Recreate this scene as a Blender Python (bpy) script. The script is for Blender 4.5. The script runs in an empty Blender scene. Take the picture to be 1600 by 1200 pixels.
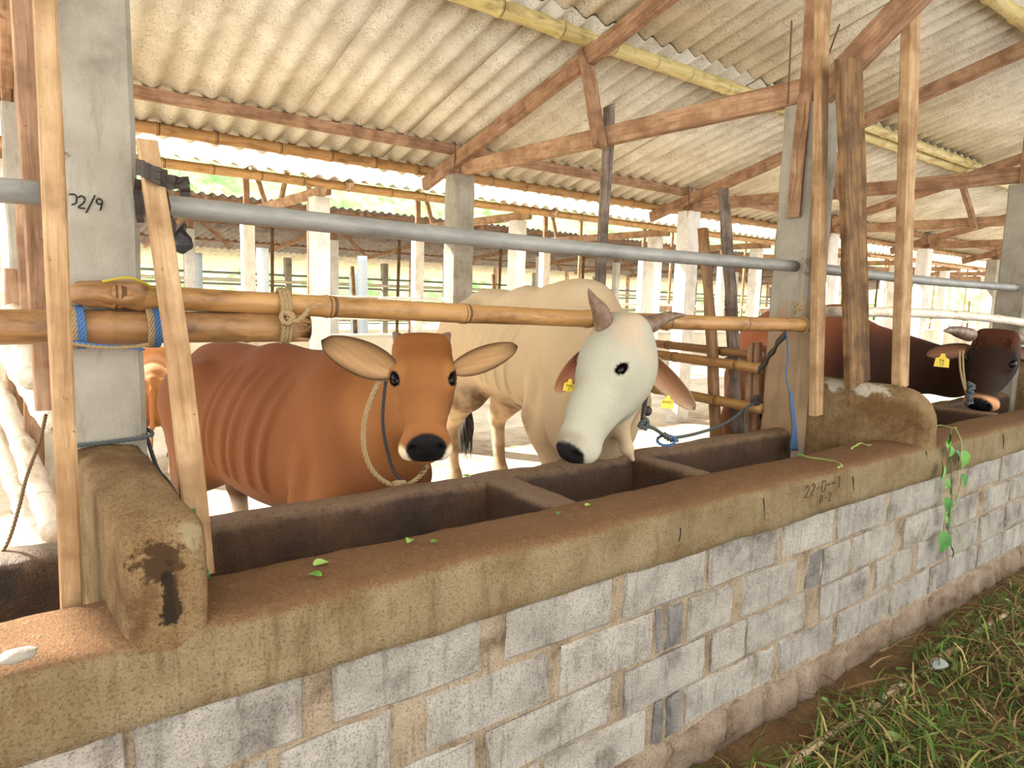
import bpy, bmesh, math, random
import numpy as np
from mathutils import Vector, Matrix, noise as mnoise

# ------------------------------------------------------------------ camera, world, sun, exposure
sc = bpy.context.scene
COL = sc.collection
CAM = np.array([0.0, -1.27, 1.5])
FOC = 1060.0
ROT = np.array([[0.79930428, 0.05083914, -0.59877211],
                [-0.60021714, 0.115943, -0.79138904],
                [0.0291899, 0.99195393, 0.12318826]])
cam = bpy.data.cameras.new('camera')
cam.sensor_width = 36.0
cam.lens = FOC / 1600 * 36.0
cam.clip_start = 0.05
cam.clip_end = 500
camo = bpy.data.objects.new('camera', cam)
COL.objects.link(camo)
M4 = Matrix.Identity(4)
for i in range(3):
    for j in range(3):
        M4[i][j] = ROT[i, j]
    M4[i][3] = CAM[i]
camo.matrix_world = M4
sc.camera = camo

world = bpy.data.worlds.new('sky')
sc.world = world
world.use_nodes = True
wn = world.node_tree
wn.nodes['Background'].inputs[0].default_value = (1.0, 0.99, 0.965, 1)
wn.nodes['Background'].inputs[1].default_value = 1.2

sun = bpy.data.lights.new('sun', 'SUN')
sun.energy = 7.5
sun.angle = math.radians(1.2)
sun.color = (1.0, 0.95, 0.87)
suno = bpy.data.objects.new('sun', sun)
COL.objects.link(suno)
SUN_TO = Vector((-0.46, 0.62, 0.64)).normalized()
suno.rotation_euler = SUN_TO.to_track_quat('Z', 'Y').to_euler()
suno.location = (0, 0, 20)

sc.view_settings.view_transform = 'Standard'
sc.view_settings.look = 'None'
sc.view_settings.exposure = 1.6
sc.view_settings.gamma = 1.0
sc.view_settings.use_curve_mapping = False
sc.cycles.max_bounces = 10
sc.cycles.diffuse_bounces = 7
sc.cycles.glossy_bounces = 3
sc.cycles.sample_clamp_indirect = 8.0

# ------------------------------------------------------------------ helpers
rng = random.Random(7)
nrg = np.random.RandomState(5)


def at(px, py, D):
    """point on the sight line through a photo pixel, D metres in front of the camera along world Y"""
    d = ROT @ np.array([(px - 800) / FOC, -(py - 600) / FOC, -1.0])
    return CAM + d * (D / d[1])


def onwall(px, py, Y=0.0):
    return at(px, py, Y - CAM[1])


def onz(px, py, z):
    d = ROT @ np.array([(px - 800) / FOC, -(py - 600) / FOC, -1.0])
    return CAM + d * ((z - CAM[2]) / d[2])


def onx(px, py, x):
    d = ROT @ np.array([(px - 800) / FOC, -(py - 600) / FOC, -1.0])
    return CAM + d * ((x - CAM[0]) / d[0])


def V(p):
    return Vector((float(p[0]), float(p[1]), float(p[2])))


def put(o, parent=None):
    COL.objects.link(o)
    if parent is not None:
        o.parent = parent
        o.matrix_parent_inverse = PW[parent.name]
    return o


PW = {}


def tag(o, label=None, cat=None, group=None, kind=None):
    if label:
        o['label'] = label
    if cat:
        o['category'] = cat
    if group:
        o['group'] = group
    if kind:
        o['kind'] = kind
    return o


def thing(name, loc, label=None, cat=None, group=None, kind=None):
    o = bpy.data.objects.new(name, None)
    o.empty_display_size = 0.05
    COL.objects.link(o)
    o.location = V(loc)
    PW[o.name] = Matrix.Translation(-V(loc))
    return tag(o, label, cat, group, kind)


def meshdata(name, verts, faces, mat=None, smooth=False):
    me = bpy.data.meshes.new(name)
    me.from_pydata([tuple(map(float, v)) for v in verts], [], [tuple(map(int, f)) for f in faces])
    if mat is not None:
        me.materials.append(mat)
    if smooth:
        me.polygons.foreach_set('use_smooth', [True] * len(me.polygons))
    me.update()
    return me


def mesh(name, verts, faces, mat, parent=None, smooth=False, mw=None):
    o = bpy.data.objects.new(name, meshdata(name, verts, faces, mat, smooth))
    if mw is not None:
        o.matrix_world = mw
    put(o, parent)
    if parent is not None and mw is not None:
        o.matrix_basis = mw
    PW[o.name] = (mw.inverted() if mw is not None else Matrix.Identity(4))
    return o


def inst(name, me, mw, parent=None):
    o = bpy.data.objects.new(name, me)
    put(o, parent)
    o.matrix_basis = mw
    PW[o.name] = mw.inverted()
    return o


def frame(p0, p1, up=(0, 0, 1)):
    x = (V(p1) - V(p0)).normalized()
    u = Vector(up)
    if abs(x.dot(u)) > 0.98:
        u = Vector((0, 1, 0)) if abs(x.y) < 0.9 else Vector((1, 0, 0))
    z = (u - x * u.dot(x)).normalized()
    y = z.cross(x)
    m = Matrix.Identity(4)
    for i in range(3):
        m[i][0], m[i][1], m[i][2], m[i][3] = x[i], y[i], z[i], float(p0[i])
    return m


def strip_faces(nr, nc, closed=True, base=0):
    f = []
    for i in range(nr - 1):
        for j in range(nc if closed else nc - 1):
            k = (j + 1) % nc
            f.append((base + i * nc + j, base + i * nc + k, base + (i + 1) * nc + k, base + (i + 1) * nc + j))
    return f


def beam(name, p0, p1, w, h, mat, parent=None, up=(0, 0, 1), ch=None, jit=0.003, segs=None, taper=1.0, endcut=0.0):
    """sawn timber: chamfered section, slightly uneven along its length; local x runs along the timber"""
    L = (V(p1) - V(p0)).length
    segs = segs or max(2, min(14, int(L / 0.22)))
    ch = ch if ch is not None else min(w, h) * 0.09
    prof = [(-w / 2 + ch, -h / 2), (w / 2 - ch, -h / 2), (w / 2, -h / 2 + ch), (w / 2, h / 2 - ch),
            (w / 2 - ch, h / 2), (-w / 2 + ch, h / 2), (-w / 2, h / 2 - ch), (-w / 2, -h / 2 + ch)]
    verts = []
    ph = rng.uniform(0, 6.28)
    for i in range(segs + 1):
        t = i / segs
        sc_ = 1 + (taper - 1) * t
        bow = jit * 1.6 * math.sin(t * math.pi * 1.5 + ph)
        for (a, b) in prof:
            xx = t * L
            if i == 0:
                xx += endcut * (b / h)
            if i == segs:
                xx -= endcut * (b / h)
            verts.append((xx, a * sc_ + bow + rng.uniform(-jit, jit) * .5, b * sc_ + rng.uniform(-jit, jit) * .5))
    faces = strip_faces(segs + 1, 8)
    faces = [tuple(reversed(f)) for f in faces]
    faces.append(tuple(range(8)))
    faces.append(tuple(reversed(range(segs * 8, segs * 8 + 8))))
    faces = [tuple(reversed(f)) for f in faces]
    return mesh(name, verts, faces, mat, parent, False, frame(p0, p1, up))


def pole(name, p0, p1, r0, r1, mat, parent=None, node=0.0, sides=14, bend=0.0, bendz=0.0, jit=0.0, hollow=False, seed=0, per=None):
    """round pole; node > 0 gives bamboo with swollen joints every `node` metres"""
    r_ = random.Random(seed + 11)
    L = (V(p1) - V(p0)).length
    xs = []
    if node > 0:
        x = -r_.uniform(0.2, 0.8) * node
        while x < L + node:
            for dx, b in ((-0.022, 0), (-0.008, .06), (-0.002, .13), (0.003, .03), (0.009, .11), (0.02, 0), (node * .5, -.02)):
                if 0 < x + dx < L:
                    xs.append((x + dx, b))
            x += node * r_.uniform(.88, 1.12)
    else:
        n = max(2, int(L / 0.12))
        xs = [(L * i / n, 0) for i in range(1, n)]
    xs = [(0.0, 0)] + xs + [(L, 0)]
    verts = []
    for (x, b) in xs:
        t = x / L
        r = (r0 + (r1 - r0) * t) * (1 + b)
        by = bend * math.sin(t * math.pi)
        bz = bendz * math.sin(t * math.pi)
        for j in range(sides):
            a = 2 * math.pi * j / sides
            rr = r * (1 + jit * mnoise.noise((x * 4 + seed, math.cos(a) * 1.3, math.sin(a) * 1.3)))
            verts.append((x, by + rr * math.cos(a), bz + rr * math.sin(a)))
    n = len(xs)
    faces = strip_faces(n, sides)
    if hollow:
        for end in (0, n - 1):
            b = len(verts)
            x = xs[end][0]
            s = 1 if end == 0 else -1
            r = (r0 if end == 0 else r1)
            for dx, q in ((0, .74), (0.10 * s, .70)):
                for j in range(sides):
                    a = 2 * math.pi * j / sides
                    verts.append((x + dx, r * q * math.cos(a), r * q * math.sin(a)))
            ring = [end * sides + j for j in range(sides)]
            for j in range(sides):
                k = (j + 1) % sides
                f1 = (ring[j], b + j, b + k, ring[k])
                f2 = (b + j, b + sides + j, b + sides + k, b + k)
                if end == 0:
                    faces += [tuple(reversed(f1)), tuple(reversed(f2))]
                else:
                    faces += [f1, f2]
            cap = tuple(b + sides + j for j in range(sides))
            faces.append(cap if end else tuple(reversed(cap)))
    else:
        faces.append(tuple(reversed(range(sides))))
        faces.append(tuple(range((n - 1) * sides, n * sides)))
    o = mesh(name, verts, faces, mat, parent, True, frame(p0, p1))
    if node > 0:                                   # dark scar line at each joint
        o.data.materials.append(M['bamboo_node'])
        mi = [0] * len(o.data.polygons)
        for i in range(n - 1):
            if xs[i][1] > .1 and xs[i + 1][1] < .05:
                for j in range(sides):
                    mi[i * sides + j] = 1
        o.data.polygons.foreach_set('material_index', mi)
    return o


def smoothpath(pts, n=6):
    P = [np.array(p, float) for p in pts]
    if len(P) < 3:
        return [P[0] + (P[-1] - P[0]) * i / n for i in range(n + 1)]
    out = []
    for i in range(len(P) - 1):
        a, b = P[max(i - 1, 0)], P[i]
        c, d = P[i + 1], P[min(i + 2, len(P) - 1)]
        for k in range(n):
            t = k / n
            out.append(0.5 * ((2 * b) + (c - a) * t + (2 * a - 5 * b + 4 * c - d) * t * t + (3 * b - 3 * c + d - a) * t ** 3))
    out.append(P[-1])
    return out


def sweep(path, rad, sides, base=0, off=None):
    """tube along a path; off = (radius, turns per metre, phase) winds it as one strand of a rope"""
    P = np.array(path)
    n = len(P)
    T = np.gradient(P, axis=0)
    T /= np.linalg.norm(T, axis=1)[:, None] + 1e-9
    N = np.zeros_like(P)
    u = np.array([0.0, 0, 1]) if abs(T[0][2]) < .9 else np.array([1.0, 0, 0])
    N[0] = u - T[0] * (u @ T[0])
    N[0] /= np.linalg.norm(N[0])
    for i in range(1, n):
        v = N[i - 1] - T[i] * (N[i - 1] @ T[i])
        N[i] = v / (np.linalg.norm(v) + 1e-9)
    B = np.cross(T, N)
    s = np.concatenate([[0], np.cumsum(np.linalg.norm(np.diff(P, axis=0), axis=1))])
    verts = []
    for i in range(n):
        c = P[i]
        if off:
            a = off[2] + s[i] * off[1] * 2 * math.pi
            c = c + (N[i] * math.cos(a) + B[i] * math.sin(a)) * off[0]
        r = rad if not hasattr(rad, '__len__') else rad[min(i, len(rad) - 1)]
        for j in range(sides):
            a = 2 * math.pi * j / sides
            verts.append(c + (N[i] * math.cos(a) + B[i] * math.sin(a)) * r)
    faces = strip_faces(n, sides, True, base)
    faces.append(tuple(reversed(range(base, base + sides))))
    faces.append(tuple(range(base + (n - 1) * sides, base + n * sides)))
    return verts, faces


def tube(name, pts, r, mat, parent=None, n=6, sides=8):
    v, f = sweep(smoothpath(pts, n), r, sides)
    return mesh(name, v, f, mat, parent, True)


def resample(path, step):
    P = np.array(path)
    s = np.concatenate([[0], np.cumsum(np.linalg.norm(np.diff(P, axis=0), axis=1))])
    m = max(3, int(s[-1] / step))
    q = np.linspace(0, s[-1], m)
    return np.stack([np.interp(q, s, P[:, k]) for k in range(3)], 1)


def ropegeo(pts, r, pitch=None, strands=3, n=8):
    pitch = pitch or r * 7
    path = resample(smoothpath(pts, n), max(pitch / 7, 0.003))
    V_, F_ = [], []
    for k in range(strands):
        v, f = sweep(path, r * .56, 5, len(V_), (r * .5, 1 / pitch, 2 * math.pi * k / strands))
        V_ += v
        F_ += f
    return V_, F_


def rope(name, pts, r, mat, parent=None, pitch=None, strands=3, n=8):
    v, f = ropegeo(pts, r, pitch, strands, n)
    return mesh(name, v, f, mat, parent, True)


def nz(p, s=1.0, o=0.0):
    return mnoise.noise((p[0] * s + o, p[1] * s + o * .7, p[2] * s - o))


def extrude_profile(name, prof, x0, x1, step, mat, parent=None, amp=0.004, sc1=6, endwave=None, caps=True, seed=0.0, closed=False):
    """profile in (Y,Z) run along X with hand-made unevenness"""
    n = max(2, int(round((x1 - x0) / step))) + 1
    verts = []
    for i in range(n):
        x = x0 + (x1 - x0) * i / (n - 1)
        for (y, z) in prof:
            p = (x, y, z)
            a = amp * (nz(p, sc1, seed) + .6 * nz(p, sc1 * 3.1, seed + 3) + .35 * nz(p, sc1 * 9, seed + 5))
            b = amp * (nz(p, sc1, seed + 9) + .6 * nz(p, sc1 * 2.7, seed + 13))
            verts.append((x, y + a, z + b))
    faces = strip_faces(n, len(prof), closed)
    if caps:
        faces.append(tuple(reversed(range(len(prof)))))
        faces.append(tuple(range((n - 1) * len(prof), n * len(prof))))
    return mesh(name, verts, faces, mat, parent, True)


# ------------------------------------------------------------------ signed-distance modelling (one continuous skin)
def surfnets(d, org, h):
    s = d < 0
    c = np.zeros(tuple(np.array(d.shape) - 1), np.int8)
    for a in (0, 1):
        for b in (0, 1):
            for e in (0, 1):
                c += s[a:d.shape[0] - 1 + a, b:d.shape[1] - 1 + b, e:d.shape[2] - 1 + e]
    act = np.argwhere((c > 0) & (c < 8))
    idx = -np.ones(c.shape, np.int64)
    idx[act[:, 0], act[:, 1], act[:, 2]] = np.arange(len(act))
    pos = np.zeros((len(act), 3))
    cnt = np.zeros(len(act))
    for ax in range(3):
        o1, o2 = [k for k in range(3) if k != ax]
        for a in (0, 1):
            for b in (0, 1):
                p = act.copy()
                p[:, o1] += a
                p[:, o2] += b
                q = p.copy()
                q[:, ax] += 1
                d0 = d[p[:, 0], p[:, 1], p[:, 2]]
                d1 = d[q[:, 0], q[:, 1], q[:, 2]]
                m = (d0 < 0) != (d1 < 0)
                t = d0[m] / (d0[m] - d1[m])
                pp = p[m].astype(float)
                pp[:, ax] += t
                pos[m] += pp
                cnt[m] += 1
    pos /= cnt[:, None]
    verts = pos * h + org
    quads = []
    for ax in range(3):
        o1, o2 = [(1, 2), (2, 0), (0, 1)][ax]
        sl0 = [slice(None)] * 3
        sl1 = [slice(None)] * 3
        sl0[ax] = slice(0, -1)
        sl1[ax] = slice(1, None)
        s0, s1 = s[tuple(sl0)], s[tuple(sl1)]
        e = np.argwhere(s0 != s1)
        e = e[(e[:, o1] > 0) & (e[:, o2] > 0) & (e[:, o1] < d.shape[o1] - 1) & (e[:, o2] < d.shape[o2] - 1)]
        f = []
        for a, b in ((-1, -1), (0, -1), (0, 0), (-1, 0)):
            q = e.copy()
            q[:, o1] += a
            q[:, o2] += b
            f.append(idx[q[:, 0], q[:, 1], q[:, 2]])
        f = np.stack(f, 1)
        neg = s0[e[:, 0], e[:, 1], e[:, 2]]
        f[~neg] = f[~neg][:, ::-1]
        quads.append(f)
    return verts, np.concatenate(quads)


class SDF:
    def __init__(self):
        self.p = []

    def cone(self, a, b, ra, rb, k=.04, sub=False):
        self.p.append(('c', np.array(a, float), np.array(b, float), ra, rb, k, sub))

    def chain(self, pts, k=.04):
        for (a, ra), (b, rb) in zip(pts[:-1], pts[1:]):
            self.cone(a, b, ra, rb, k)

    def ell(self, c, r, k=.04, m=None, sub=False):
        self.p.append(('e', np.array(c, float), np.array(r, float), np.eye(3) if m is None else np.array(m), 0, k, sub))

    def box(self, c, r, rd, k=.02, m=None):
        self.p.append(('b', np.array(c, float), np.array(r, float), np.eye(3) if m is None else np.array(m), rd, k, False))

    def bounds(self):
        lo, hi = np.full(3, 1e9), np.full(3, -1e9)
        for q in self.p:
            if q[6]:
                continue
            if q[0] == 'c':
                l = np.minimum(q[1] - q[3], q[2] - q[4])
                u = np.maximum(q[1] + q[3], q[2] + q[4])
            else:
                e = np.abs(q[3]) @ q[2] if q[0] == 'b' else np.sqrt((q[3] ** 2) @ (q[2] ** 2))
                l, u = q[1] - e, q[1] + e
            lo, hi = np.minimum(lo, l), np.maximum(hi, u)
        return lo, hi

    def build(self, h):
        lo, hi = self.bounds()
        lo -= 4 * h
        hi += 4 * h
        n = np.ceil((hi - lo) / h).astype(int) + 1
        d = np.full(n, 9.0, np.float32)
        for (kind, a, b, c, e, k, sub) in self.p:
            if kind == 'c':
                l, u = np.minimum(a - c, b - e), np.maximum(a + c, b + e)
            else:
                x = np.abs(c) @ b if kind == 'b' else np.sqrt((c ** 2) @ (b ** 2))
                l, u = a - x, a + x
            mg = k + 4 * h
            i0 = np.clip(np.floor((l - mg - lo) / h).astype(int), 0, n - 1)
            i1 = np.clip(np.ceil((u + mg - lo) / h).astype(int) + 1, 1, n)
            if np.any(i1 <= i0):
                continue
            ax = [(lo[t] + h * np.arange(i0[t], i1[t])).astype(np.float32) for t in range(3)]
            X, Y, Z = np.meshgrid(*ax, indexing='ij')
            if kind == 'c':
                ba = b - a
                L2 = max(float(ba @ ba), 1e-9)
                px, py, pz = X - a[0], Y - a[1], Z - a[2]
                t = np.clip((px * ba[0] + py * ba[1] + pz * ba[2]) / L2, 0, 1)
                dd = np.sqrt((px - t * ba[0]) ** 2 + (py - t * ba[1]) ** 2 + (pz - t * ba[2]) ** 2) - (c + (e - c) * t)
            else:
                px, py, pz = X - a[0], Y - a[1], Z - a[2]
                q = [px * c[0, t] + py * c[1, t] + pz * c[2, t] for t in range(3)]
                if kind == 'e':
                    k0 = np.sqrt(sum((q[t] / b[t]) ** 2 for t in range(3)))
                    k1 = np.sqrt(sum((q[t] / b[t] ** 2) ** 2 for t in range(3)))
                    dd = k0 * (k0 - 1.0) / np.maximum(k1, 1e-6)
                    dd = np.where(k0 < 1e-4, -float(min(b)), dd)
                else:
                    qq = [np.abs(q[t]) - (b[t] - e) for t in range(3)]
                    dd = np.sqrt(sum(np.maximum(v, 0) ** 2 for v in qq)) + np.minimum(np.maximum(qq[0], np.maximum(qq[1], qq[2])), 0) - e
            S = tuple(slice(i0[t], i1[t]) for t in range(3))
            d0 = d[S]
            if sub:
                dd = -dd
                w = np.clip(.5 - .5 * (dd - d0) / k, 0, 1)
                d[S] = dd * (1 - w) + d0 * w + k * w * (1 - w)
            else:
                w = np.clip(.5 + .5 * (dd - d0) / k, 0, 1)
                d[S] = dd * (1 - w) + d0 * w - k * w * (1 - w)
        return surfnets(d, lo, h)


# ------------------------------------------------------------------ materials
def lin(r, g, b):
    f = lambda c: (c / 255) / 12.92 if c / 255 <= .04045 else ((c / 255 + .055) / 1.055) ** 2.4
    return (f(r), f(g), f(b), 1)


class NT:
    def __init__(self, name, rough=.85, spec=.3):
        self.m = bpy.data.materials.new(name)
        self.m.use_nodes = True
        self.t = self.m.node_tree
        self.b = self.t.nodes['Principled BSDF']
        self.b.inputs['Roughness'].default_value = rough
        self.b.inputs['Specular IOR Level'].default_value = spec
        self.tc = self.t.nodes.new('ShaderNodeTexCoord')

    def n(self, typ, **kw):
        x = self.t.nodes.new(typ)
        for k, v in kw.items():
            setattr(x, k, v)
        return x

    def l(self, a, b):
        self.t.links.new(a, b)

    def coords(self, scale=(1, 1, 1), src='Object'):
        mp = self.n('ShaderNodeMapping')
        mp.inputs['Scale'].default_value = scale
        self.l(self.tc.outputs[src], mp.inputs[0])
        return mp.outputs[0]

    def noise(self, vec, scale=5, detail=5, rough=.6, dist=0.0):
        x = self.n('ShaderNodeTexNoise')
        x.inputs['Scale'].default_value = scale
        x.inputs['Detail'].default_value = detail
        x.inputs['Roughness'].default_value = rough
        x.inputs['Distortion'].default_value = dist
        self.l(vec, x.inputs['Vector'])
        return x.outputs['Fac']

    def ramp(self, fac, stops):
        x = self.n('ShaderNodeValToRGB')
        e = x.color_ramp.elements
        while len(e) < len(stops):
            e.new(.5)
        for i, (p, c) in enumerate(stops):
            e[i].position = p
            e[i].color = c if len(c) == 4 else (*c, 1)
        self.l(fac, x.inputs[0])
        return x.outputs[0]

    def mix(self, fac, a, b, mode='MIX'):
        x = self.n('ShaderNodeMix', data_type='RGBA', blend_type=mode)
        for s, v in ((x.inputs[0], fac), (x.inputs[6], a), (x.inputs[7], b)):
            if hasattr(v, 'links') or hasattr(v, 'is_linked'):
                self.l(v, s)
            else:
                s.default_value = v
        return x.outputs[2]

    def math(self, op, a, b=0.0):
        x = self.n('ShaderNodeMath', operation=op)
        for s, v in ((x.inputs[0], a), (x.inputs[1], b)):
            if hasattr(v, 'is_linked'):
                self.l(v, s)
            else:
                s.default_value = v
        return x.outputs[0]

    def color(self, c):
        self.l(c, self.b.inputs['Base Color'])

    def bump(self, h, strength=.3, dist=.01):
        x = self.n('ShaderNodeBump')
        x.inputs['Strength'].default_value = strength
        x.inputs['Distance'].default_value = dist
        self.l(h, x.inputs['Height'])
        self.l(x.outputs[0], self.b.inputs['Normal'])


BW = lambda v: (v, v, v, 1)


def m_plain(name, c, rough=.7, spec=.3):
    t = NT(name, rough, spec)
    v = t.coords()
    t.color(t.mix(t.noise(v, 30, 3), tuple(x * .85 for x in c[:3]) + (1,), tuple(min(1, x * 1.15) for x in c[:3]) + (1,)))
    return t.m


def m_wood(name, c1, c2, dark, rough=.8, knots=True, rnd=True):
    t = NT(name, rough, .25)
    oi = t.n('ShaderNodeObjectInfo')
    v = t.coords((1.2, 14, 14))
    ad = t.n('ShaderNodeVectorMath', operation='ADD')
    t.l(v, ad.inputs[0])
    sc_ = t.n('ShaderNodeVectorMath', operation='SCALE')
    sc_.inputs[0].default_value = (37, 19, 53)
    t.l(oi.outputs['Random'], sc_.inputs['Scale'])
    t.l(sc_.outputs[0], ad.inputs[1])
    v = ad.outputs[0]
    g = t.noise(v, 3.5, 6, .65, .4)
    c = t.ramp(g, [(.28, dark), (.45, c1), (.72, c2)])
    v2 = t.coords((3, 3, 3))
    c = t.mix(t.ramp(t.noise(v2, 2.5, 4), [(.42, BW(0)), (.62, BW(.7))]), c, dark)
    sp = t.ramp(t.noise(v2, 24, 3, .7), [(.66, BW(0)), (.74, BW(.7))])
    c = t.mix(sp, c, tuple(x * .5 for x in dark[:3]) + (1,))
    t.color(c)
    t.bump(t.noise(v, 7, 5, .7), .5, .006)
    return t.m


def m_bamboo(name, c1, c2, stain):
    t = NT(name, .45, .4)
    v = t.coords((1.4, 22, 22))
    g = t.noise(v, 2.2, 5, .6)
    c = t.ramp(g, [(.3, c1), (.65, c2)])
    v2 = t.coords((2.2, 7, 7))
    c = t.mix(t.ramp(t.noise(v2, 2.5, 6, .7), [(.5, BW(0)), (.7, BW(.85))]), c, stain)
    t.color(c)
    t.bump(g, .15, .004)
    return t.m


def m_conc(name, base, light, dirt, rough=.92, scale=1.0, bump=.5, speck=True, top=None, pit=None, spec=.2, spots=()):
    """rough cement; `top` = colour of upward faces: settled dirt on the plaster, painted wet sheen on the trough"""
    t = NT(name, rough, spec)
    v = t.coords((scale,) * 3)
    n1 = t.noise(v, 2.2, 7, .62)
    c = t.ramp(n1, [(.3, dirt), (.47, base), (.7, light)])
    n2 = t.noise(v, 9, 6, .7)
    c = t.mix(t.ramp(n2, [(.45, BW(0)), (.75, BW(.55))]), c, light)
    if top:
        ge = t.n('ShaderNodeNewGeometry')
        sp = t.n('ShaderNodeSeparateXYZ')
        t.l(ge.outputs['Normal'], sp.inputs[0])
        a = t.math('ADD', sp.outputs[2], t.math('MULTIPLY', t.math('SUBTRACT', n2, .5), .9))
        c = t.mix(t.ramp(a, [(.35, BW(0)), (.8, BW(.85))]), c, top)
    n3 = t.noise(t.coords((1, 1, 1)), 190, 4, .75)
    n4 = t.noise(t.coords((1, 1, 1)), 60, 4, .7)
    if speck:
        c = t.mix(t.ramp(n3, [(.36, BW(.6)), (.5, BW(0))]), c, tuple(x * .45 for x in dirt[:3]) + (1,))
    c = t.mix(t.ramp(n4, [(.24, BW(.7)), (.29, BW(0))]), c, tuple(x * .3 for x in dirt[:3]) + (1,))
    c = t.mix(t.ramp(n4, [(.55, BW(0)), (.72, BW(.35))]), c, light)
    for (cc, rr, col, amt, nsc) in spots:           # local stains: (centre, radii, colour, amount, ragged scale)
        mp = t.n('ShaderNodeMapping')
        mp.inputs['Location'].default_value = [-cc[i] / rr[i] for i in range(3)]
        mp.inputs['Scale'].default_value = [1 / r for r in rr]
        t.l(t.tc.outputs['Object'], mp.inputs[0])
        ln = t.n('ShaderNodeVectorMath', operation='LENGTH')
        t.l(mp.outputs[0], ln.inputs[0])
        nn = t.noise(t.coords((1, 1, 1)), nsc, 5, .7)
        a = t.math('ADD', ln.outputs['Value'], t.math('MULTIPLY', t.math('SUBTRACT', nn, .5), 2.4))
        c = t.mix(t.ramp(a, [(.62, BW(amt)), (.85, BW(0))]), c, col)
    st = t.noise(t.coords((scale * 9, scale * 9, scale * 1.2)), 2.2, 5, .7)
    c = t.mix(t.ramp(st, [(.54, BW(0)), (.70, BW(.6))]), c, dirt)
    t.color(c)
    t.bump(t.math('ADD', t.math('MULTIPLY', n2, .6), t.math('ADD', n3, n4)), bump, .006)
    return t.m


M = {}
M['block'] = m_conc('concrete_block', lin(158, 152, 142), lin(190, 184, 172), lin(92, 85, 75), scale=2.2, bump=1.0)
M['block2'] = m_conc('concrete_block_pale', lin(166, 160, 149), lin(196, 190, 178), lin(102, 91, 77), scale=2.6, bump=1.0)
M['block3'] = m_conc('concrete_block_blue', lin(126, 123, 118), lin(150, 146, 140), lin(88, 84, 79), scale=2.2, bump=.8)
M['mortar'] = m_conc('mortar', lin(160, 142, 118), lin(186, 170, 146), lin(96, 78, 58), scale=3, bump=1.0)
M['plaster'] = m_conc('cement_plaster', lin(128, 109, 77), lin(156, 140, 108), lin(98, 74, 45), scale=1.5, bump=1.0, top=lin(122, 86, 56))
M['trough'] = m_conc('trough_cement', lin(68, 46, 28), lin(96, 68, 43), lin(40, 27, 17), rough=.48, scale=2.0, bump=.9, spec=.45, top=lin(132, 106, 82))  # lighter top colour imitates the wet sheen on the rims
M['partition'] = m_conc('partition_cement', lin(128, 102, 68), lin(156, 132, 96), lin(90, 64, 38), scale=2.2, bump=1.0,
                        spots=[((.20, -.02, 1.03), (.055, .08, .05), lin(58, 40, 22), .9, 30), ((.215, -.02, .96), (.022, .08, .08), lin(34, 26, 18), .95, 40),
                               ((.17, .3, 1.16), (.12, .3, .03), lin(110, 80, 48), .7, 14), ((.26, -.01, 1.08), (.03, .05, .06), lin(160, 146, 112), .8, 25),
                               ((3.19, .27, 1.168), (.12, .26, .075), lin(192, 184, 164), .95, 14), ((3.2, .1, 1.05), (.1, .25, .06), lin(112, 84, 50), .8, 12)])
M['column'] = m_conc('column_concrete', lin(146, 140, 126), lin(168, 162, 148), lin(112, 103, 88), scale=1.3, bump=.45, speck=False,
                     spots=[((3.1, .58, 1.15), (.3, .3, .48), lin(164, 132, 94), .75, 5), ((.1, .5, 2.0), (.03, .1, .12), lin(70, 64, 54), .8, 14), ((.11, .5, 1.78), (.03, .1, .03), lin(80, 74, 64), .8, 30), ((3.12, .5, 1.72), (.05, .08, .09), lin(112, 98, 78), .7, 25)])
M['column_white'] = m_conc('sunlit_white_column', lin(216, 212, 204), lin(236, 234, 228), lin(186, 176, 160), scale=1.3, bump=.3)  # whiteness imitates sun glare on the posts, put into the colour
M['footing'] = m_conc('footing_stone', lin(146, 126, 106), lin(172, 154, 134), lin(100, 78, 60), scale=2.5, bump=1.0)
M['sheet'] = None
M['bamboo_node'] = m_plain('bamboo_joint', lin(92, 66, 42), .8)
M['wood_light'] = m_wood('sawn_wood_light', lin(166, 134, 96), lin(190, 162, 124), lin(124, 92, 60))
M['wood_red'] = m_wood('roof_timber_red', lin(154, 120, 92), lin(182, 150, 120), lin(112, 80, 58))
M['wood_pale'] = m_wood('roof_timber_pale', lin(166, 132, 102), lin(192, 160, 128), lin(124, 92, 66))
M['wood_dark'] = m_wood('old_plank_dark', lin(112, 84, 54), lin(150, 118, 76), lin(64, 46, 32))
M['wood_grey'] = m_wood('weathered_grey_wood', lin(120, 106, 94), lin(156, 142, 128), lin(72, 60, 52))
M['bamboo'] = m_bamboo('bamboo_yellow', lin(150, 110, 62), lin(174, 134, 82), lin(100, 66, 36))
M['bamboo_old'] = m_bamboo('bamboo_old', lin(128, 92, 56), lin(154, 116, 74), lin(76, 50, 30))
M['bamboo_white'] = m_bamboo('bamboo_sun_white', lin(206, 190, 166), lin(232, 222, 204), lin(160, 136, 108))  # sunlit whiteness of the rails painted into the bamboo colour
M['bamboo_green'] = m_bamboo('bamboo_greenish', lin(176, 158, 92), lin(208, 192, 134), lin(132, 108, 62))


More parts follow.
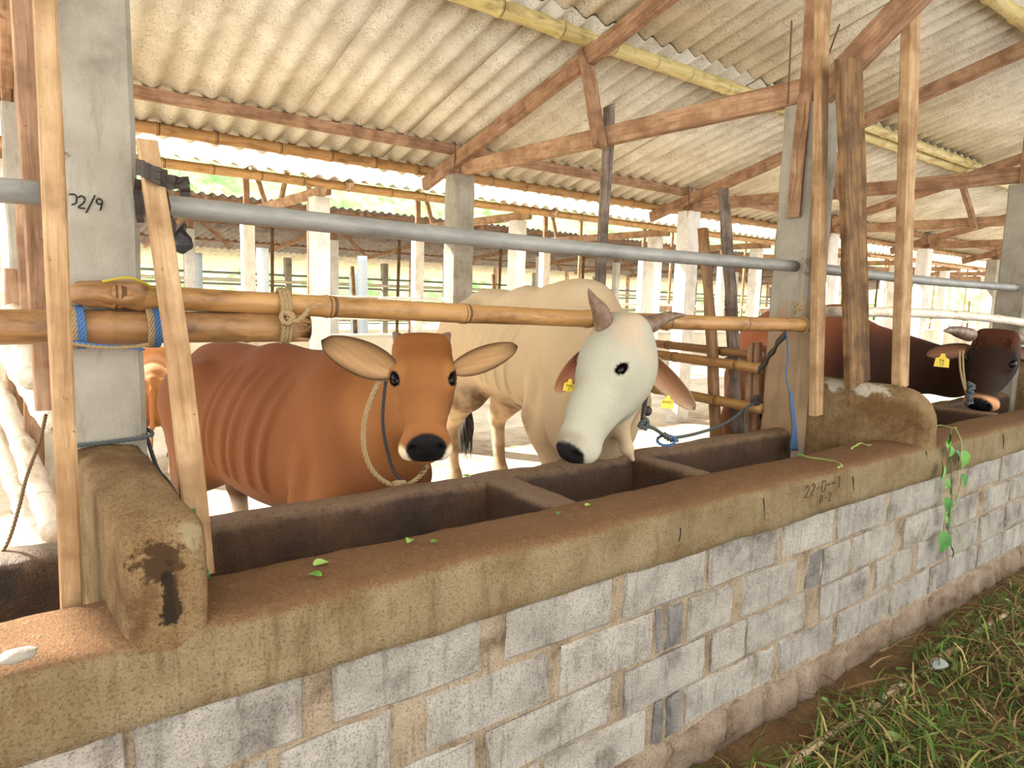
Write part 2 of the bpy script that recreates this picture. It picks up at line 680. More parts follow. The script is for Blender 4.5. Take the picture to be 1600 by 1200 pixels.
def m_sheet():
    t = NT('asbestos_sheet', .9, .15)
    oi = t.n('ShaderNodeObjectInfo')
    v = t.coords((1, 1, 1))
    ad = t.n('ShaderNodeVectorMath', operation='ADD')
    t.l(v, ad.inputs[0])
    s_ = t.n('ShaderNodeVectorMath', operation='SCALE')
    s_.inputs[0].default_value = (41, 23, 11)
    t.l(oi.outputs['Random'], s_.inputs['Scale'])
    t.l(s_.outputs[0], ad.inputs[1])
    v = ad.outputs[0]
    n1 = t.noise(v, 2.4, 6, .65)
    c = t.ramp(n1, [(.3, lin(184, 175, 154)), (.5, lin(210, 203, 184)), (.7, lin(228, 222, 206))])
    n2 = t.noise(v, 70, 5, .8)
    blotch = t.ramp(t.noise(v, 6, 6, .7), [(.38, BW(.15)), (.62, BW(1))])
    sp = t.math('MULTIPLY', t.ramp(n2, [(.48, BW(0)), (.6, BW(.75))]), blotch)
    c = t.mix(sp, c, lin(132, 120, 98))
    t.color(c)
    t.bump(n2, .25, .003)
    return t.m


M['sheet'] = m_sheet()
M['sheet_grey'] = m_conc('weathered_sheet_grey', lin(128, 118, 114), lin(156, 146, 140), lin(96, 84, 80), scale=1.0, bump=.2)


def m_pipe():
    t = NT('galvanised_pipe', .5, .4)
    v = t.coords((1, 3, 3))
    c = t.ramp(t.noise(v, 4, 6, .7), [(.3, lin(112, 112, 106)), (.55, lin(142, 142, 136)), (.75, lin(160, 160, 154))])
    sp = t.ramp(t.noise(t.coords((1, 1, 1)), 70, 3, .8), [(.58, BW(0)), (.66, BW(.8))])
    ar = t.ramp(t.noise(v, 2, 4), [(.5, BW(0)), (.62, BW(1))])
    t.color(t.mix(t.math('MULTIPLY', sp, ar), c, lin(150, 108, 66)))
    t.b.inputs['Metallic'].default_value = .15
    return t.m


M['pipe'] = m_pipe()
M['rope'] = m_plain('fibre_rope', lin(150, 128, 92), .9)
M['rope_blue'] = m_plain('blue_rope', lin(72, 106, 150), .8)
M['rope_grey'] = m_plain('grey_blue_rope', lin(76, 82, 82), .85)
M['rope_brown'] = m_plain('brown_cord', lin(112, 88, 62), .85)
M['rope_dark'] = m_plain('dark_rope', lin(58, 56, 54), .85)
M['rope_yellow'] = m_plain('yellow_twine', lin(168, 148, 44), .8)
M['rubber'] = m_plain('inner_tube_rubber', lin(62, 54, 48), .6)
M['bag'] = m_plain('black_plastic', lin(48, 50, 58), .3, .5)
M['ink'] = m_plain('black_marker', lin(24, 22, 20), .8)
M['scratch'] = m_plain('scratched_line', lin(86, 68, 46), .9)
M['hoof'] = m_plain('hoof', lin(58, 50, 44), .6)
M['wire'] = m_plain('rusty_wire', lin(104, 72, 54), .7)
# ------------------------------------------------------------------ ground and floors
def ground_grid(name, x0, x1, y0, y1, z, step, amp, mat, label=None):
    nx = int((x1 - x0) / step) + 1
    ny = int((y1 - y0) / step) + 1
    v = []
    for i in range(nx):
        for j in range(ny):
            x = x0 + (x1 - x0) * i / (nx - 1)
            y = y0 + (y1 - y0) * j / (ny - 1)
            v.append((x, y, z + amp * (nz((x, y, 0), 1.3) + .5 * nz((x, y, 0), 4))))
    o = mesh(name, v, strip_faces(nx, ny, False), mat, None, True)
    for p in o.data.polygons:
        pass
    if o.data.polygons[0].normal.z < 0:
        o.data.flip_normals()
    return tag(o, label, None, None, 'structure')


M['soil'] = m_conc('trodden_soil', lin(112, 84, 56), lin(146, 116, 80), lin(76, 54, 34), scale=3, bump=1.0)
M['stallfloor'] = m_conc('stall_floor', lin(180, 164, 140), lin(210, 197, 174), lin(130, 110, 84), scale=1.2, bump=.5)
M['yard'] = m_conc('dry_yard', lin(200, 190, 168), lin(222, 214, 196), lin(166, 148, 118), scale=.8, bump=.3)
ground_grid('floor', -3, 16, -6, 0.1, -.012, .16, .012, M['soil'], 'brown trodden soil of the feeding aisle')
ground_grid('floor_stall', -3, 20, 0.62, 4.3, .17, .25, .015, M['stallfloor'], 'pale dusty floor of the cattle stalls')
ground_grid('ground', -40, 90, 4.2, 70, .10, 1.4, .05, M['yard'], 'sunlit dry yard behind the stalls')

# ------------------------------------------------------------------ front wall of concrete blocks
ZB = [.745, .592, .440, .288, .140]
wall = thing('wall_front', (1.5, 0.1, 0), 'low wall of grey concrete blocks under the feed trough', kind='structure')
# mortar core, lumpy
nx, nzv = 420, 34
vv = []
for i in range(nx):
    for j in range(nzv):
        x = -1.6 + 9.6 * i / (nx - 1)
        z = -.05 + .81 * j / (nzv - 1)
        vv.append((x, .004 + .007 * nz((x, 0, z), 9) + .006 * nz((x, 0, z), 27), z))
ff = strip_faces(nx, nzv, False)
b0 = len(vv)
vv += [(-1.6, .2, -.05), (-1.6, .2, .76), (8, .2, .76), (8, .2, -.05)]
ff.append((b0 + 3, b0 + 2, b0 + 1, b0))
o = mesh('mortar', vv, ff, M['mortar'], wall, True)

ROWPX = [
    [(-260, -8), (4, 200), (212, 468), (520, 752), (792, 956), (974, 1098), (1107, 1210), (1222, 1303), (1308, 1381), (1389, 1472), (1514, 1560), (1563, 1600)],
    [(180, 420), (440, 610), (668, 858), (876, 1019), (1025, 1036), (1043, 1067), (1074, 1141), (1161, 1242), (1263, 1282), (1285, 1325), (1331, 1396), (1413, 1472), (1482, 1524), (1539, 1576), (1580, 1600)],
    [(560, 740), (760, 952), (976, 1098), (1112, 1162), (1168, 1256), (1282, 1355), (1368, 1424), (1432, 1478), (1482, 1524), (1530, 1566), (1570, 1600)],
    [(850, 1008), (1022, 1034), (1040, 1060), (1066, 1176), (1180, 1208), (1216, 1300), (1308, 1384), (1392, 1448), (1452, 1476), (1480, 1524), (1528, 1562), (1566, 1600)],
]


def chbox(x0, x1, y0, y1, z0, z1, ch, jit, r):
    v = []
    for (y, s) in ((y1, 0.0), (y0 + ch, 0.0), (y0, ch)):
        for (x, z) in ((x0 + s, z0 + s), ((x0 + x1) / 2, z0 + s), (x1 - s, z0 + s), (x1 - s, (z0 + z1) / 2), (x1 - s, z1 - s), ((x0 + x1) / 2, z1 - s), (x0 + s, z1 - s), (x0 + s, (z0 + z1) / 2)):
            v.append((x + r.uniform(-jit, jit), y + r.uniform(-jit, jit) * .4, z + r.uniform(-jit, jit)))
    f = strip_faces(3, 8)
    f.append(tuple(range(16, 24)))
    return v, f


bk = 0
r_ = random.Random(3)
for row, items in enumerate(ROWPX):
    z1, z0 = ZB[row], ZB[row + 1]
    zc = (z0 + z1) / 2
    xs = []
    for a, b in items:
        p = []
        for px in (a, b):
            lo, hi = 400.0, 2600.0
            for _ in range(30):
                mid = (lo + hi) / 2
                if onwall(px, mid)[2] > zc:
                    lo = mid
                else:
                    hi = mid
            p.append(onwall(px, lo)[0])
        xs.append(tuple(p))
    x = xs[-1][1] + .012
    while x < 7.8:                      # the wall goes on past the right edge of the photograph
        w_ = r_.choice((.36, .38, .22))
        xs.append((x, x + w_))
        x += w_ + .018
    x = xs[0][0] - .015
    while x > -1.5:
        xs.insert(0, (x - .38, x))
        x -= .395
    for (a, b) in xs:
        pr = r_.uniform(-.004, .005)
        v, f = chbox(a, b, -.007 - pr, .09, z0 + .007 + r_.uniform(-.003, .003), z1 - (.001 if row == 0 else .006), .009, .005, r_)
        narrow = (b - a) < .09
        mt = M['block3'] if narrow else (M['block2'] if r_.random() < .4 else M['block'])
        mesh('concrete_block', v, f, mt, wall)
        bk += 1
# rough footing along the foot of the wall
x = -1.5
while x < 7.8:
    w_ = r_.uniform(.18, .42)
    sd = SDF()
    sd.box((x + w_ / 2, .03 + r_.uniform(-.008, .008), .052 + r_.uniform(-.012, .01)), (w_ / 2 + .004, .048, .082), .012)
    v, f = sd.build(.024)
    v = v + np.array([[nz(p, 14, 2) * .01, nz(p, 18, 7) * .018, nz(p, 14, 9) * .02] for p in v])
    mesh('footing_stone', v, f, M['footing'], wall, True)
    x += w_ + .004

# plaster band with the rounded front rim of the trough
prof = [(-.006, .738), (-.016, .742), (-.018, .77), (-.017, .80), (-.016, .83), (-.016, .862), (-.013, .882), (-.003, .895), (.016, .902), (.06, .905), (.10, .907), (.15, .906), (.185, .903),
        (.204, .895), (.213, .878), (.216, .85), (.217, .78), (.217, .70), (.217, .58)]
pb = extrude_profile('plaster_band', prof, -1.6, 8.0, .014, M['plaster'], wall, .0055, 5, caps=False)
tag(pb, 'tan cement band with rounded brown rim')

# ------------------------------------------------------------------ troughs
XC = [.17 + 3 * k for k in range(-1, 7)]          # column grid
PART = [.198, 3.245, 6.2]


def roundslab(name, lo, hi, rd, mat, parent, amp=.006, h=.014, seed=0.0):
    sd = SDF()
    lo, hi = np.array(lo), np.array(hi)
    sd.box((lo + hi) / 2, (hi - lo) / 2, rd)
    v, f = sd.build(h)
    v = v + np.array([[nz(p, 8, seed) * amp, nz(p, 8, seed + 4) * amp, nz(p, 8, seed + 8) * amp + nz(p, 30, seed) * amp * .3] for p in v])
    return mesh(name, v, f, mat, parent, True)


bprof = [(.525, .58), (.518, .70), (.515, .80), (.517, .85), (.522, .878), (.535, .895), (.555, .903), (.58, .905), (.605, .904), (.625, .896), (.638, .88), (.643, .85), (.645, .70), (.645, .40), (.645, .10)]
TR = [(-1.5, .13, 'empty trough bay beside the wedge partition at the edge of the picture', []),
      (.265, 3.17, 'long brown cement feed trough split by two cross walls in front of the cattle', [(1.262, 1.39), (1.955, 2.05)]),
      (3.31, 6.13, 'cement feed trough the dark bull lowers its muzzle into', [(4.75, 4.86)])]
for (a, b, lab, divs) in TR:
    t = thing('feed_trough', ((a + b) / 2, .36, .1), lab, 'trough', 'cement feed troughs')
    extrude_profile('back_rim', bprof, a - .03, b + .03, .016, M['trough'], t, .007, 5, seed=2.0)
    for (c, d) in divs:
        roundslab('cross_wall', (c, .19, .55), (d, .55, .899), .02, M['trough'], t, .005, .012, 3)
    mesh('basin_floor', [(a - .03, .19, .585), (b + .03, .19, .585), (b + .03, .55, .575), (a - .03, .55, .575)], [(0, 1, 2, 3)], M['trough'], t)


def partition(xl0, xl1, wd, label, yb, yf, ztop_b, ztop_f, rf):
    """cement wedge between two troughs, rounded at its front"""
    n = 40
    pts = [(yb, .56)]
    pts += [(yb, ztop_b)]
    k = 10
    cy, cz = yf + rf, ztop_f - rf
    for i in range(6):
        t = i / 6
        pts.append((yb + (cy - yb) * t, ztop_b + (ztop_f - ztop_b) * t))
    for i in range(k + 1):
        a = math.pi / 2 + (math.pi / 2) * i / k
        pts.append((cy + rf * math.cos(a), cz + rf * math.sin(a)))
    for i in range(1, 9):
        pts.append((yf - .003 * (i / 8), cz + (.875 - cz) * i / 8))
    pts += [(yf + .004, .85), (yf + .03, .80)]
    m = len(pts)
    verts = []
    ins = [(0.0, .018), (.006, .006), (.02, 0.0), (wd / 2, -.006), (wd - .02, 0), (wd - .006, .006), (wd, .018)]
    cen = np.array([.3, .85])
    for (dx, inset) in ins:
        for (y, z) in pts:
            q = np.array([y, z])
            dr = cen - q
            dr = dr / (np.linalg.norm(dr) + 1e-6) * inset
            yy, zz = q + dr
            t = (yb - y) / (yb - yf)
            x = xl0 + (xl1 - xl0) * t + dx
            p = (x, yy, zz)
            verts.append((x + .006 * nz(p, 9, 1), yy + .008 * nz(p, 9, 5) + .004 * nz(p, 30), zz + .007 * nz(p, 11, 8)))
    faces = strip_faces(len(ins), m, False)

    # subdivided side faces
    def side(off, flip):
        b = len(verts)
        ring = [off + i for i in range(m)]
        cx = sum(verts[i][0] for i in ring) / m
        inner = []
        prev = ring
        for s in (.75, .5, .25):
            cur = []
            for i in ring:
                p = np.array(verts[i])
                c = np.array([p[0], .28, .82])
                q = c + (p - c) * s
                q[0] = xl0 + (xl1 - xl0) * (yb - q[1]) / (yb - yf) + (0 if off == 0 else wd) + .006 * nz(q, 9, 1) + .004 * nz(q, 25, 2)
                cur.append(len(verts))
                verts.append(tuple(q))
            for i in range(m - 1):
                f = (prev[i], prev[i + 1], cur[i + 1], cur[i])
                faces.append(f if flip else tuple(reversed(f)))
            prev = cur
        faces.append(tuple(prev) if flip else tuple(reversed(prev)))
    side(0, False)
    side((len(ins) - 1) * m, True)
    o = mesh('trough_partition', verts, faces, M['partition'], None, True)
    bm_ = bmesh.new()
    bm_.from_mesh(o.data)
    bmesh.ops.recalc_face_normals(bm_, faces=bm_.faces)
    bm_.to_mesh(o.data)
    bm_.free()
    return tag(o, label, 'partition', 'cement partitions between troughs')


partition(.112, .145, .135, 'chipped cement wedge below the concrete column marked 32/9', .56, -.006, 1.15, 1.092, .06)
partition(3.17, 3.27, .15, 'round-nosed cement partition with flaking top carrying a dark plank', .56, -.006, 1.165, 1.15, .16)
partition(6.13, 6.2, .15, 'cement partition behind the head of the dark bull', .56, -.006, 1.16, 1.14, .14)

# ------------------------------------------------------------------ columns
def column(name, x0, x1, y0, y1, z0, z1, mat, label, group=None, parent=None, amp=.004):
    prof = []
    ch = .012
    X0, X1, Y0, Y1 = x0, x1, y0, y1
    ring = [(X0 + ch, Y0), ((X0 + X1) / 2, Y0), (X1 - ch, Y0), (X1, Y0 + ch), (X1, (Y0 + Y1) / 2), (X1, Y1 - ch), (X1 - ch, Y1), ((X0 + X1) / 2, Y1), (X0 + ch, Y1), (X0, Y1 - ch), (X0, (Y0 + Y1) / 2), (X0, Y0 + ch)]
    n = max(3, int((z1 - z0) / .06))
    v = []
    for i in range(n + 1):
        z = z0 + (z1 - z0) * i / n
        for (x, y) in ring:
            p = (x, y, z)
            v.append((x + amp * nz(p, 7, 1), y + amp * nz(p, 7, 4), z))
    f = strip_faces(n + 1, 12)
    f.append(tuple(range(n * 12, n * 12 + 12)))
    f.append(tuple(reversed(range(12))))
    o = mesh(name, v, f, mat, parent)
    if label:
        tag(o, label, 'column', group)
    return o


FC = 'columns along the trough'
front_cols = []
for k, lab in ((0, 'grey concrete column marked 32/9 in black, rising from the cement wedge'),
               (1, 'concrete column with brown board on its side and blue string hanging at its foot'),
               (2, 'concrete column beside the head of the dark bull'), (3, 'concrete column next along behind the dark bull')):
    x = .08 + 3.0 * k
    front_cols.append(column('concrete_column', x + (.03 if k == 0 else 0), x + .185, .5, .69, .1, 2.46, M['column'], lab, FC))
RC = 'posts along the back of the stalls'
for k, lab in ((0, 'concrete back post seen behind the sawn posts at the edge of the picture'),
               (1, 'grey concrete back post with sun on its side, behind the brown cow'),
               (2, 'pale concrete back post beside two rough poles'), (3, 'slim concrete back post standing behind the dark bull'),
               (4, 'farther concrete back post behind the bull stall'), (5, 'farthest concrete back post of this row')):
    x = .06 + 3.0 * k
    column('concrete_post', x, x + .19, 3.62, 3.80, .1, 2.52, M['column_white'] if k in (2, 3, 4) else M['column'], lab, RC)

# ------------------------------------------------------------------ roof of the stalls
SL = .265
zr = lambda Y: 2.55 + SL * (4.04 - Y)              # rafter centre line
zs = lambda Y: 2.705 + SL * (4.04 - Y)             # mid line of the sheets
PITCH = .177


def sheetmesh(name, length, waves, mat, thick=.007, seg=8, amp=.025):
    n = waves * seg + 1
    v = []
    for (dz) in (0, thick):
        for y in (0, length):
            for i in range(n):
                x = i * PITCH / seg
                v.append((x, y, amp * math.cos(2 * math.pi * i / seg) + dz))
    f = []
    for i in range(n - 1):
        f.append((i, n + i, n + i + 1, i + 1))
        f.append((2 * n + i, 2 * n + i + 1, 3 * n + i + 1, 3 * n + i))
        f.append((i, i + 1, 2 * n + i + 1, 2 * n + i))
        f.append((n + i, 3 * n + i, 3 * n + i + 1, n + i + 1))
    f.append((0, 2 * n, 3 * n, n))
    f.append((n - 1, 2 * n - 1, 4 * n - 1, 3 * n - 1))
    me = meshdata(name, v, f, mat, True)
    return me


roof = thing('ceiling', (5, 2, 2.5), 'corrugated cement-fibre roof over the stalls', kind='structure')
rows = [(4.40, 2.02), (2.24, .42), (.62, -1.2), (-1.0, -2.9), (-2.7, -4.8)]  # last row is unseen, added to hold back sky light from the aisle
for ri, (ya, yb) in enumerate(rows):
    L = math.hypot(ya - yb, (ya - yb) * SL)
    me = sheetmesh('corrugated_sheet', L, 7, M['sheet'])
    # local y runs up the slope from the lower edge
    ang = math.atan(SL)
    for k in range(20):
        x = -1.35 + k * PITCH * 6 - .02
        lift = .014 * ri + (.012 if k % 2 else 0)
        m = Matrix.Translation((x + PITCH * 6 + 0, ya, zs(ya) + lift)) @ Matrix.Rotation(math.pi, 4, 'Z') @ Matrix.Rotation(ang + .002 * ((k * 7) % 3 - 1), 4, 'X')
        inst('corrugated_sheet', me, m, roof)

PL = 'roof purlins'


def purlin(Y, r, mat, lab, wood=False, x0=-1.3, x1=19.5, dz=0.0, node=.42):
    zc = zr(Y) + .06 + (.04 if wood else r) + dz
    if wood:
        o = beam('timber_purlin', (x0, Y, zc), (x1, Y, zc), .055, .08, mat)
    else:
        o = pole('bamboo_purlin', (x0, Y, zc), (x1, Y, zc), r * 1.05, r * .92, mat, None, node, 12, jit=.04, seed=int(Y * 10), bend=.03)
    return tag(o, lab, 'purlin', PL)


purlin(4.18, .042, M['bamboo'], 'long pale bamboo purlin carrying the lowest edge of the roof')
purlin(3.74, .04, M['wood_red'], 'straight sawn purlin just above the back posts', True)
purlin(2.11, .05, M['bamboo_green'], 'thick yellow-green bamboo purlin halfway up the roof')
purlin(.63, .05, M['bamboo_green'], 'bamboo purlin over the row of trough columns')
purlin(-.9, .05, M['bamboo_green'], 'bamboo purlin over the feeding aisle')
purlin(-2.5, .05, M['bamboo_green'], 'bamboo purlin at the top of the roof')
o = pole('bamboo_purlin', (5.0, 2.02, zr(2.02) + .11), (9.2, 2.02, zr(2.02) + .11), .04, .045, M['bamboo_green'], None, .4, 12, seed=77)
tag(o, 'second bamboo tied beside the thick yellow-green purlin', 'purlin', PL)

TRL = ['roof truss at the near end over the column marked 32/9', 'brown timber roof truss above the white cow with a short leaning strut',
       'timber roof truss above the dark bull', 'roof truss one bay beyond the dark bull', 'roof truss two bays beyond the dark bull', 'farthest roof truss of the stalls']
for k, lab in enumerate(TRL):
    x = .16 + 3 * k
    t = thing('roof_truss', (x, 2.1, 2.46), lab, 'truss', 'timber roof trusses')
    beam('tie_beam', (x, .53, 2.535), (x, 3.74, 2.575), .055, .115, M['wood_pale'] if k in (1, 3) else M['wood_red'], t)
    beam('rafter', (x - .055, 4.22, zr(4.22)), (x - .055, -4.7, zr(-4.7)), .06, .11, M['wood_red'], t)
    beam('strut', (x - .10, 1.93, 2.47), (x - .05, 2.17, zr(2.17) + .06), .05, .09, M['wood_red'], t, up=(1, 0, 0))
    beam('king_post', (x + .0, .60, 2.40), (x + .0, .60, zr(.6) + .02), .12, .07, M['wood_red'], t, up=(0, 1, 0))
    beam('knee_brace', (x - .02, .54, 2.50), (x + .0, -.95, zr(-.95) - .12 + .0), .06, .12, M['wood_red'], t)
    for s in (-.075, -.02):
        tube('rebar_tie', [(x + s - .02, 3.66, 2.45), (x + s - .022, 3.65, 2.6), (x + s, 3.68, 2.78)], .005, M['wire'], t, 4, 6)
# ------------------------------------------------------------------ rails, pipes and sawn posts around the trough
PG = 'grey rail pipes'
ZP = 1.70


def pipe(x0, x1, lab, z0=ZP, z1=ZP):
    n = 24
    path = [(x0 + (x1 - x0) * i / n, .565, z0 + (z1 - z0) * i / n - .010 * math.sin(math.pi * i / n)) for i in range(n + 1)]
    v, f = sweep(path, .0265, 18)
    o = mesh('rail_pipe', v, f, M['pipe'], None, True)
    return tag(o, lab, 'pipe', PG)


pipe(-1.4, .082, 'short end of grey pipe seen behind the pale sawn post')
pipe(.263, 3.09, 'long grey pipe rail above the brown and white cows')
pipe(3.26, 6.09, 'grey pipe rail above the dark bull')
pipe(6.26, 9.08, 'grey pipe rail beyond the dark bull')

o = pole('bamboo_rail', at(140, 459, 1.725), at(1264, 508, 1.735), .027, .031, M['bamboo'], None, .46, 16, bendz=-.012, jit=.05, hollow=True, seed=4)
tag(o, 'long yellow bamboo rail running in front of both cows', 'rail', 'bamboo rails')
# thick old bamboo with a splintered end
p0, p1 = at(-160, 511, 1.735), at(497, 511, 1.735)
Lb = float(np.linalg.norm(p1 - p0))
sides = 22
xs = [0, .1, .25, .33, .342, .348, .356, .37, .5, .62, .632, .64, .65, .67, .8, Lb - .16, Lb - .08, Lb - .03, Lb]
xs = sorted(x for x in xs if x <= Lb)
v = []
for i, x in enumerate(xs):
    for j in range(sides):
        a = 2 * math.pi * j / sides
        r = .037 * (1 + .05 * mnoise.noise((x * 6, math.cos(a), math.sin(a))))
        if any(abs(x - q) < .004 for q in (.348, .64)):
            r *= 1.07
        xx = x
        if i >= len(xs) - 2:
            w = 1 if i == len(xs) - 1 else .45
            xx = x - w * .075 * (.5 + .5 * mnoise.noise((j * 1.7, 3.1, 0))) - w * (.06 if math.sin(a) < -.3 else 0) - w * (.03 if j % 3 == 0 else 0)
        v.append((xx, r * math.cos(a), r * math.sin(a)))
f = strip_faces(len(xs), sides)
b = len(v)
for x, q in ((Lb - .05, .80), (Lb - .22, .76)):
    for j in range(sides):
        a = 2 * math.pi * j / sides
        v.append((x - (.05 if math.sin(a) < -.3 else 0) * (q > .78), .037 * q * math.cos(a), .037 * q * math.sin(a)))
e0 = (len(xs) - 1) * sides
for j in range(sides):
    k = (j + 1) % sides
    f.append((e0 + j, e0 + k, b + k, b + j))
    f.append((b + j, b + k, b + sides + k, b + sides + j))
f.append(tuple(b + sides + j for j in range(sides)))
o = mesh('bamboo_rail', v, f, M['bamboo_old'], None, True, frame(p0, p1))
tag(o, 'thick brown bamboo rail with splintered end, lashed to the marked column', 'rail', 'bamboo rails')
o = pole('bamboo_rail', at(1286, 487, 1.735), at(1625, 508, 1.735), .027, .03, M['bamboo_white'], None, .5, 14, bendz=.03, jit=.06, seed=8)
tag(o, 'pale crooked pole rail running behind the planks to the dark bull', 'rail', 'bamboo rails')


def px_w(pa, pb, D):
    return float(np.linalg.norm(at(*pa, D) - at(*pb, D)))


def beam2(name, top, bot, Dt, Db, wpx, depth, mat, lab, cat='post', group='sawn posts and planks by the trough', ext=0.0, **kw):
    """sawn post given by its top and bottom; the broad face looks at the aisle"""
    a, b = at(*bot, Db), at(*top, Dt)
    if ext:
        b = b + (b - a) / np.linalg.norm(b - a) * ext
    o = beam(name, a, b, wpx, depth, mat, None, up=(0, -1, 0), **kw)
    return tag(o, lab, cat, group)


beam2('sawn_post', (73, 0), (105, 948), 1.52, 1.50, .034, .036, M['wood_light'], 'pale sawn post standing in the trough before the marked column', ext=1.5, jit=.004)
beam2('sawn_post', (33, 0), (78, 640), 2.02, 1.98, .052, .04, M['wood_red'], 'dark reddish post behind the short end of grey pipe', ext=1.2)
o = beam2('sawn_post', (232, 222), (318, 897), 1.70, 1.50, .052, .038, M['wood_light'], 'pale leaning post tied to the pipe with rubber strips', taper=.8, jit=.004)
beam2('sawn_post', (1284, 0), (1275, 648), 1.70, 1.66, .062, .04, M['wood_light'], 'pale sawn post nailed beside the column with the brown board', ext=.6, jit=.004)
beam2('wide_plank', (1325, 92), (1341, 600), 1.585, 1.565, .185, .03, M['wood_dark'], 'wide dark weathered plank standing on the round-nosed partition', jit=.005)
beam2('sawn_post', (1423, 0), (1407, 604), 1.47, 1.45, .09, .045, M['wood_light'], 'pale post on the round-nosed partition next to the dark plank', ext=.8, jit=.004)
# splice board on the side of the second column
t_ = beam('splice_board', (3.072, .585, 2.50), (3.068, .585, 1.93), .065, .018, M['wood_red'], None, up=(-1, 0, 0))
tag(t_, 'brown board wired to the side of the second column', 'board')

# divider between the stalls: rough poles and rails
DG = 'rough poles of the stall divider'
x_ = 3.22
o = pole('rough_pole', onx(1118, 700, 3.12), onx(1098, 357, 3.12), .034, .028, M['bamboo_old'], None, 0, 10, bend=.02, jit=.35, seed=21)
tag(o, 'leaning split pole of the divider beyond the white cow', 'pole', DG)
o = pole('rough_pole', onx(1150, 700, 3.2), onx(1130, 296, 3.2), .034, .03, M['wood_grey'], None, 0, 10, bend=.02, jit=.45, seed=23)
tag(o, 'tall grey knotty pole of the divider beyond the white cow', 'pole', DG)
o = beam('rough_pole', onx(938, 470, 3.22), onx(951, 165, 3.22), .062, .05, M['wood_grey'], None, up=(-1, 0, 0), jit=.006, endcut=.03)
tag(o, 'grey weathered upright plank rising above the back of the white cow', 'post', DG)
o = beam('rough_pole', onx(938, 700, 3.22), onx(938, 470, 3.22), .062, .05, M['wood_grey'], None, up=(-1, 0, 0))
tag(o, 'lower length of the weathered upright hidden by the white cow', 'post', DG)
for (y0, y1, d0, lab) in ((576, 500, 0, 'upper bamboo rail of the divider beyond the white cow'), (639, 560, 0, 'lower bamboo rail of the divider beyond the white cow')):
    a = onx(1190, y0, 3.06)
    o = pole('divider_rail', a, (3.1, 3.6, a[2] + .06), .027, .03, M['bamboo'], None, .4, 10, seed=int(y0))
    tag(o, lab, 'rail', 'divider rails')
o = pole('divider_rail', onx(1190, 556, 3.2), (3.2, 3.6, 1.3), .025, .025, M['bamboo_old'], None, .4, 10, seed=5)
tag(o, 'thin topmost rail of the divider beyond the white cow', 'rail', 'divider rails')
for dx, lab in ((1172, 'short stake of the divider nearest the column'), (1183, 'second short stake touching the column')):
    o = beam('divider_stake', (*onx(dx, 705, 3.13)[:2], .17), onx(dx + 2, 535, 3.13), .03, .03, M['wood_red'], None, up=(0, 1, 0))
    tag(o, lab, 'stake', 'divider stakes')
# bamboo divider on the open side, its sunlit white put into the colour
LD = 'white bamboo rails in the sun'
for (a, b, lab) in (((85, 660), (-8, 520), 'upper white bamboo rail in the sun'), ((86, 830), (0, 606), 'middle white bamboo rail in the sun, crossed by a cord'),
                    ((78, 880), (-12, 668), 'lower white bamboo rail in the sun'), ((52, 590), (18, 480), 'short white bamboo behind the dark post')):
    o = pole('sun_white_rail', at(*a, 2.25), at(*b, 3.6), .036, .034, M['bamboo_white'], None, .24, 12, seed=a[0], jit=.05)
    tag(o, lab, 'rail', LD)
for (p, q, D, lab) in (((58, 900), (40, 300), 3.0, 'brown upright behind the white rails'), ((28, 800), (22, 420), 3.5, 'farther brown upright behind the white rails')):
    o = beam('divider_post', at(*p, D), at(*q, D), .06, .05, M['wood_red'], None, up=(0, -1, 0))
    tag(o, lab, 'post', 'uprights of the white rails')

# ------------------------------------------------------------------ shed behind, open on all sides, in the sun
D2Y, D3Y, D4Y = 6.90, 9.93, 13.73
shed = thing('cattle_shed', (9, 9, .1), 'open cattle shed across the yard with sun-white columns', 'shed')
for k in range(0, 12):
    x = .04 + 3.03 * k
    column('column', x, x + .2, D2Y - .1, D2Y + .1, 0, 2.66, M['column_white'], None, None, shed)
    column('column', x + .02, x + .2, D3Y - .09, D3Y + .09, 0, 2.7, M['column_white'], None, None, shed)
    beam('tie_beam', (x + .1, D2Y - .3, 2.72), (x + .1, D3Y + .2, 2.74), .06, .12, M['wood_pale'], shed)
    beam('rafter', (x + .16, D2Y - .8, 2.70), (x + .16, D3Y + .6, 2.70 + 4.4 * .25), .06, .10, M['wood_red'], shed)
    beam('strut', (x + .1, 8.3, 2.74), (x + .1, 8.05, 3.1), .05, .08, M['wood_red'], shed)
    beam('roof_post', (x + .1, D3Y, 2.7), (x + .1, D3Y, 3.6), .09, .07, M['wood_red'], shed)
    beam('stake', (x + 1.1, D3Y, .1), (x + 1.1, D3Y, 3.5), .07, .05, M['wood_pale'], shed)
    beam('stake', (x + 2.0, D3Y + .1, .1), (x + 1.9, D3Y + .1, 2.0), .06, .05, M['wood_dark'], shed)
    beam('brace', (x + .5, D3Y, 2.6), (x + .2, D3Y, 3.5), .05, .07, M['wood_red'], shed)
    beam('stall_board', (x + .3, D2Y + .05, 1.42), (x + .9, D2Y + .05, 1.44), .03, .07, M['wood_pale'], shed)
pole('eave_bamboo', (-3, D2Y - .66, 2.72), (38, D2Y - .66, 2.72), .05, .05, M['bamboo'], shed, .5, 10)
beam('purlin', (-3, D3Y - .2, 3.55), (38, D3Y - .2, 3.55), .06, .08, M['wood_red'], shed)
for zz, yy in ((1.1, D3Y - .15), (1.45, D3Y - .15), (.8, D3Y - .15)):
    pole('rail', (-3, yy, zz), (38, yy, zz + .05), .03, .03, M['column_white'], shed, 0, 8)
me = sheetmesh('roof_sheet', 4.7, 6, M['sheet'], seg=6)
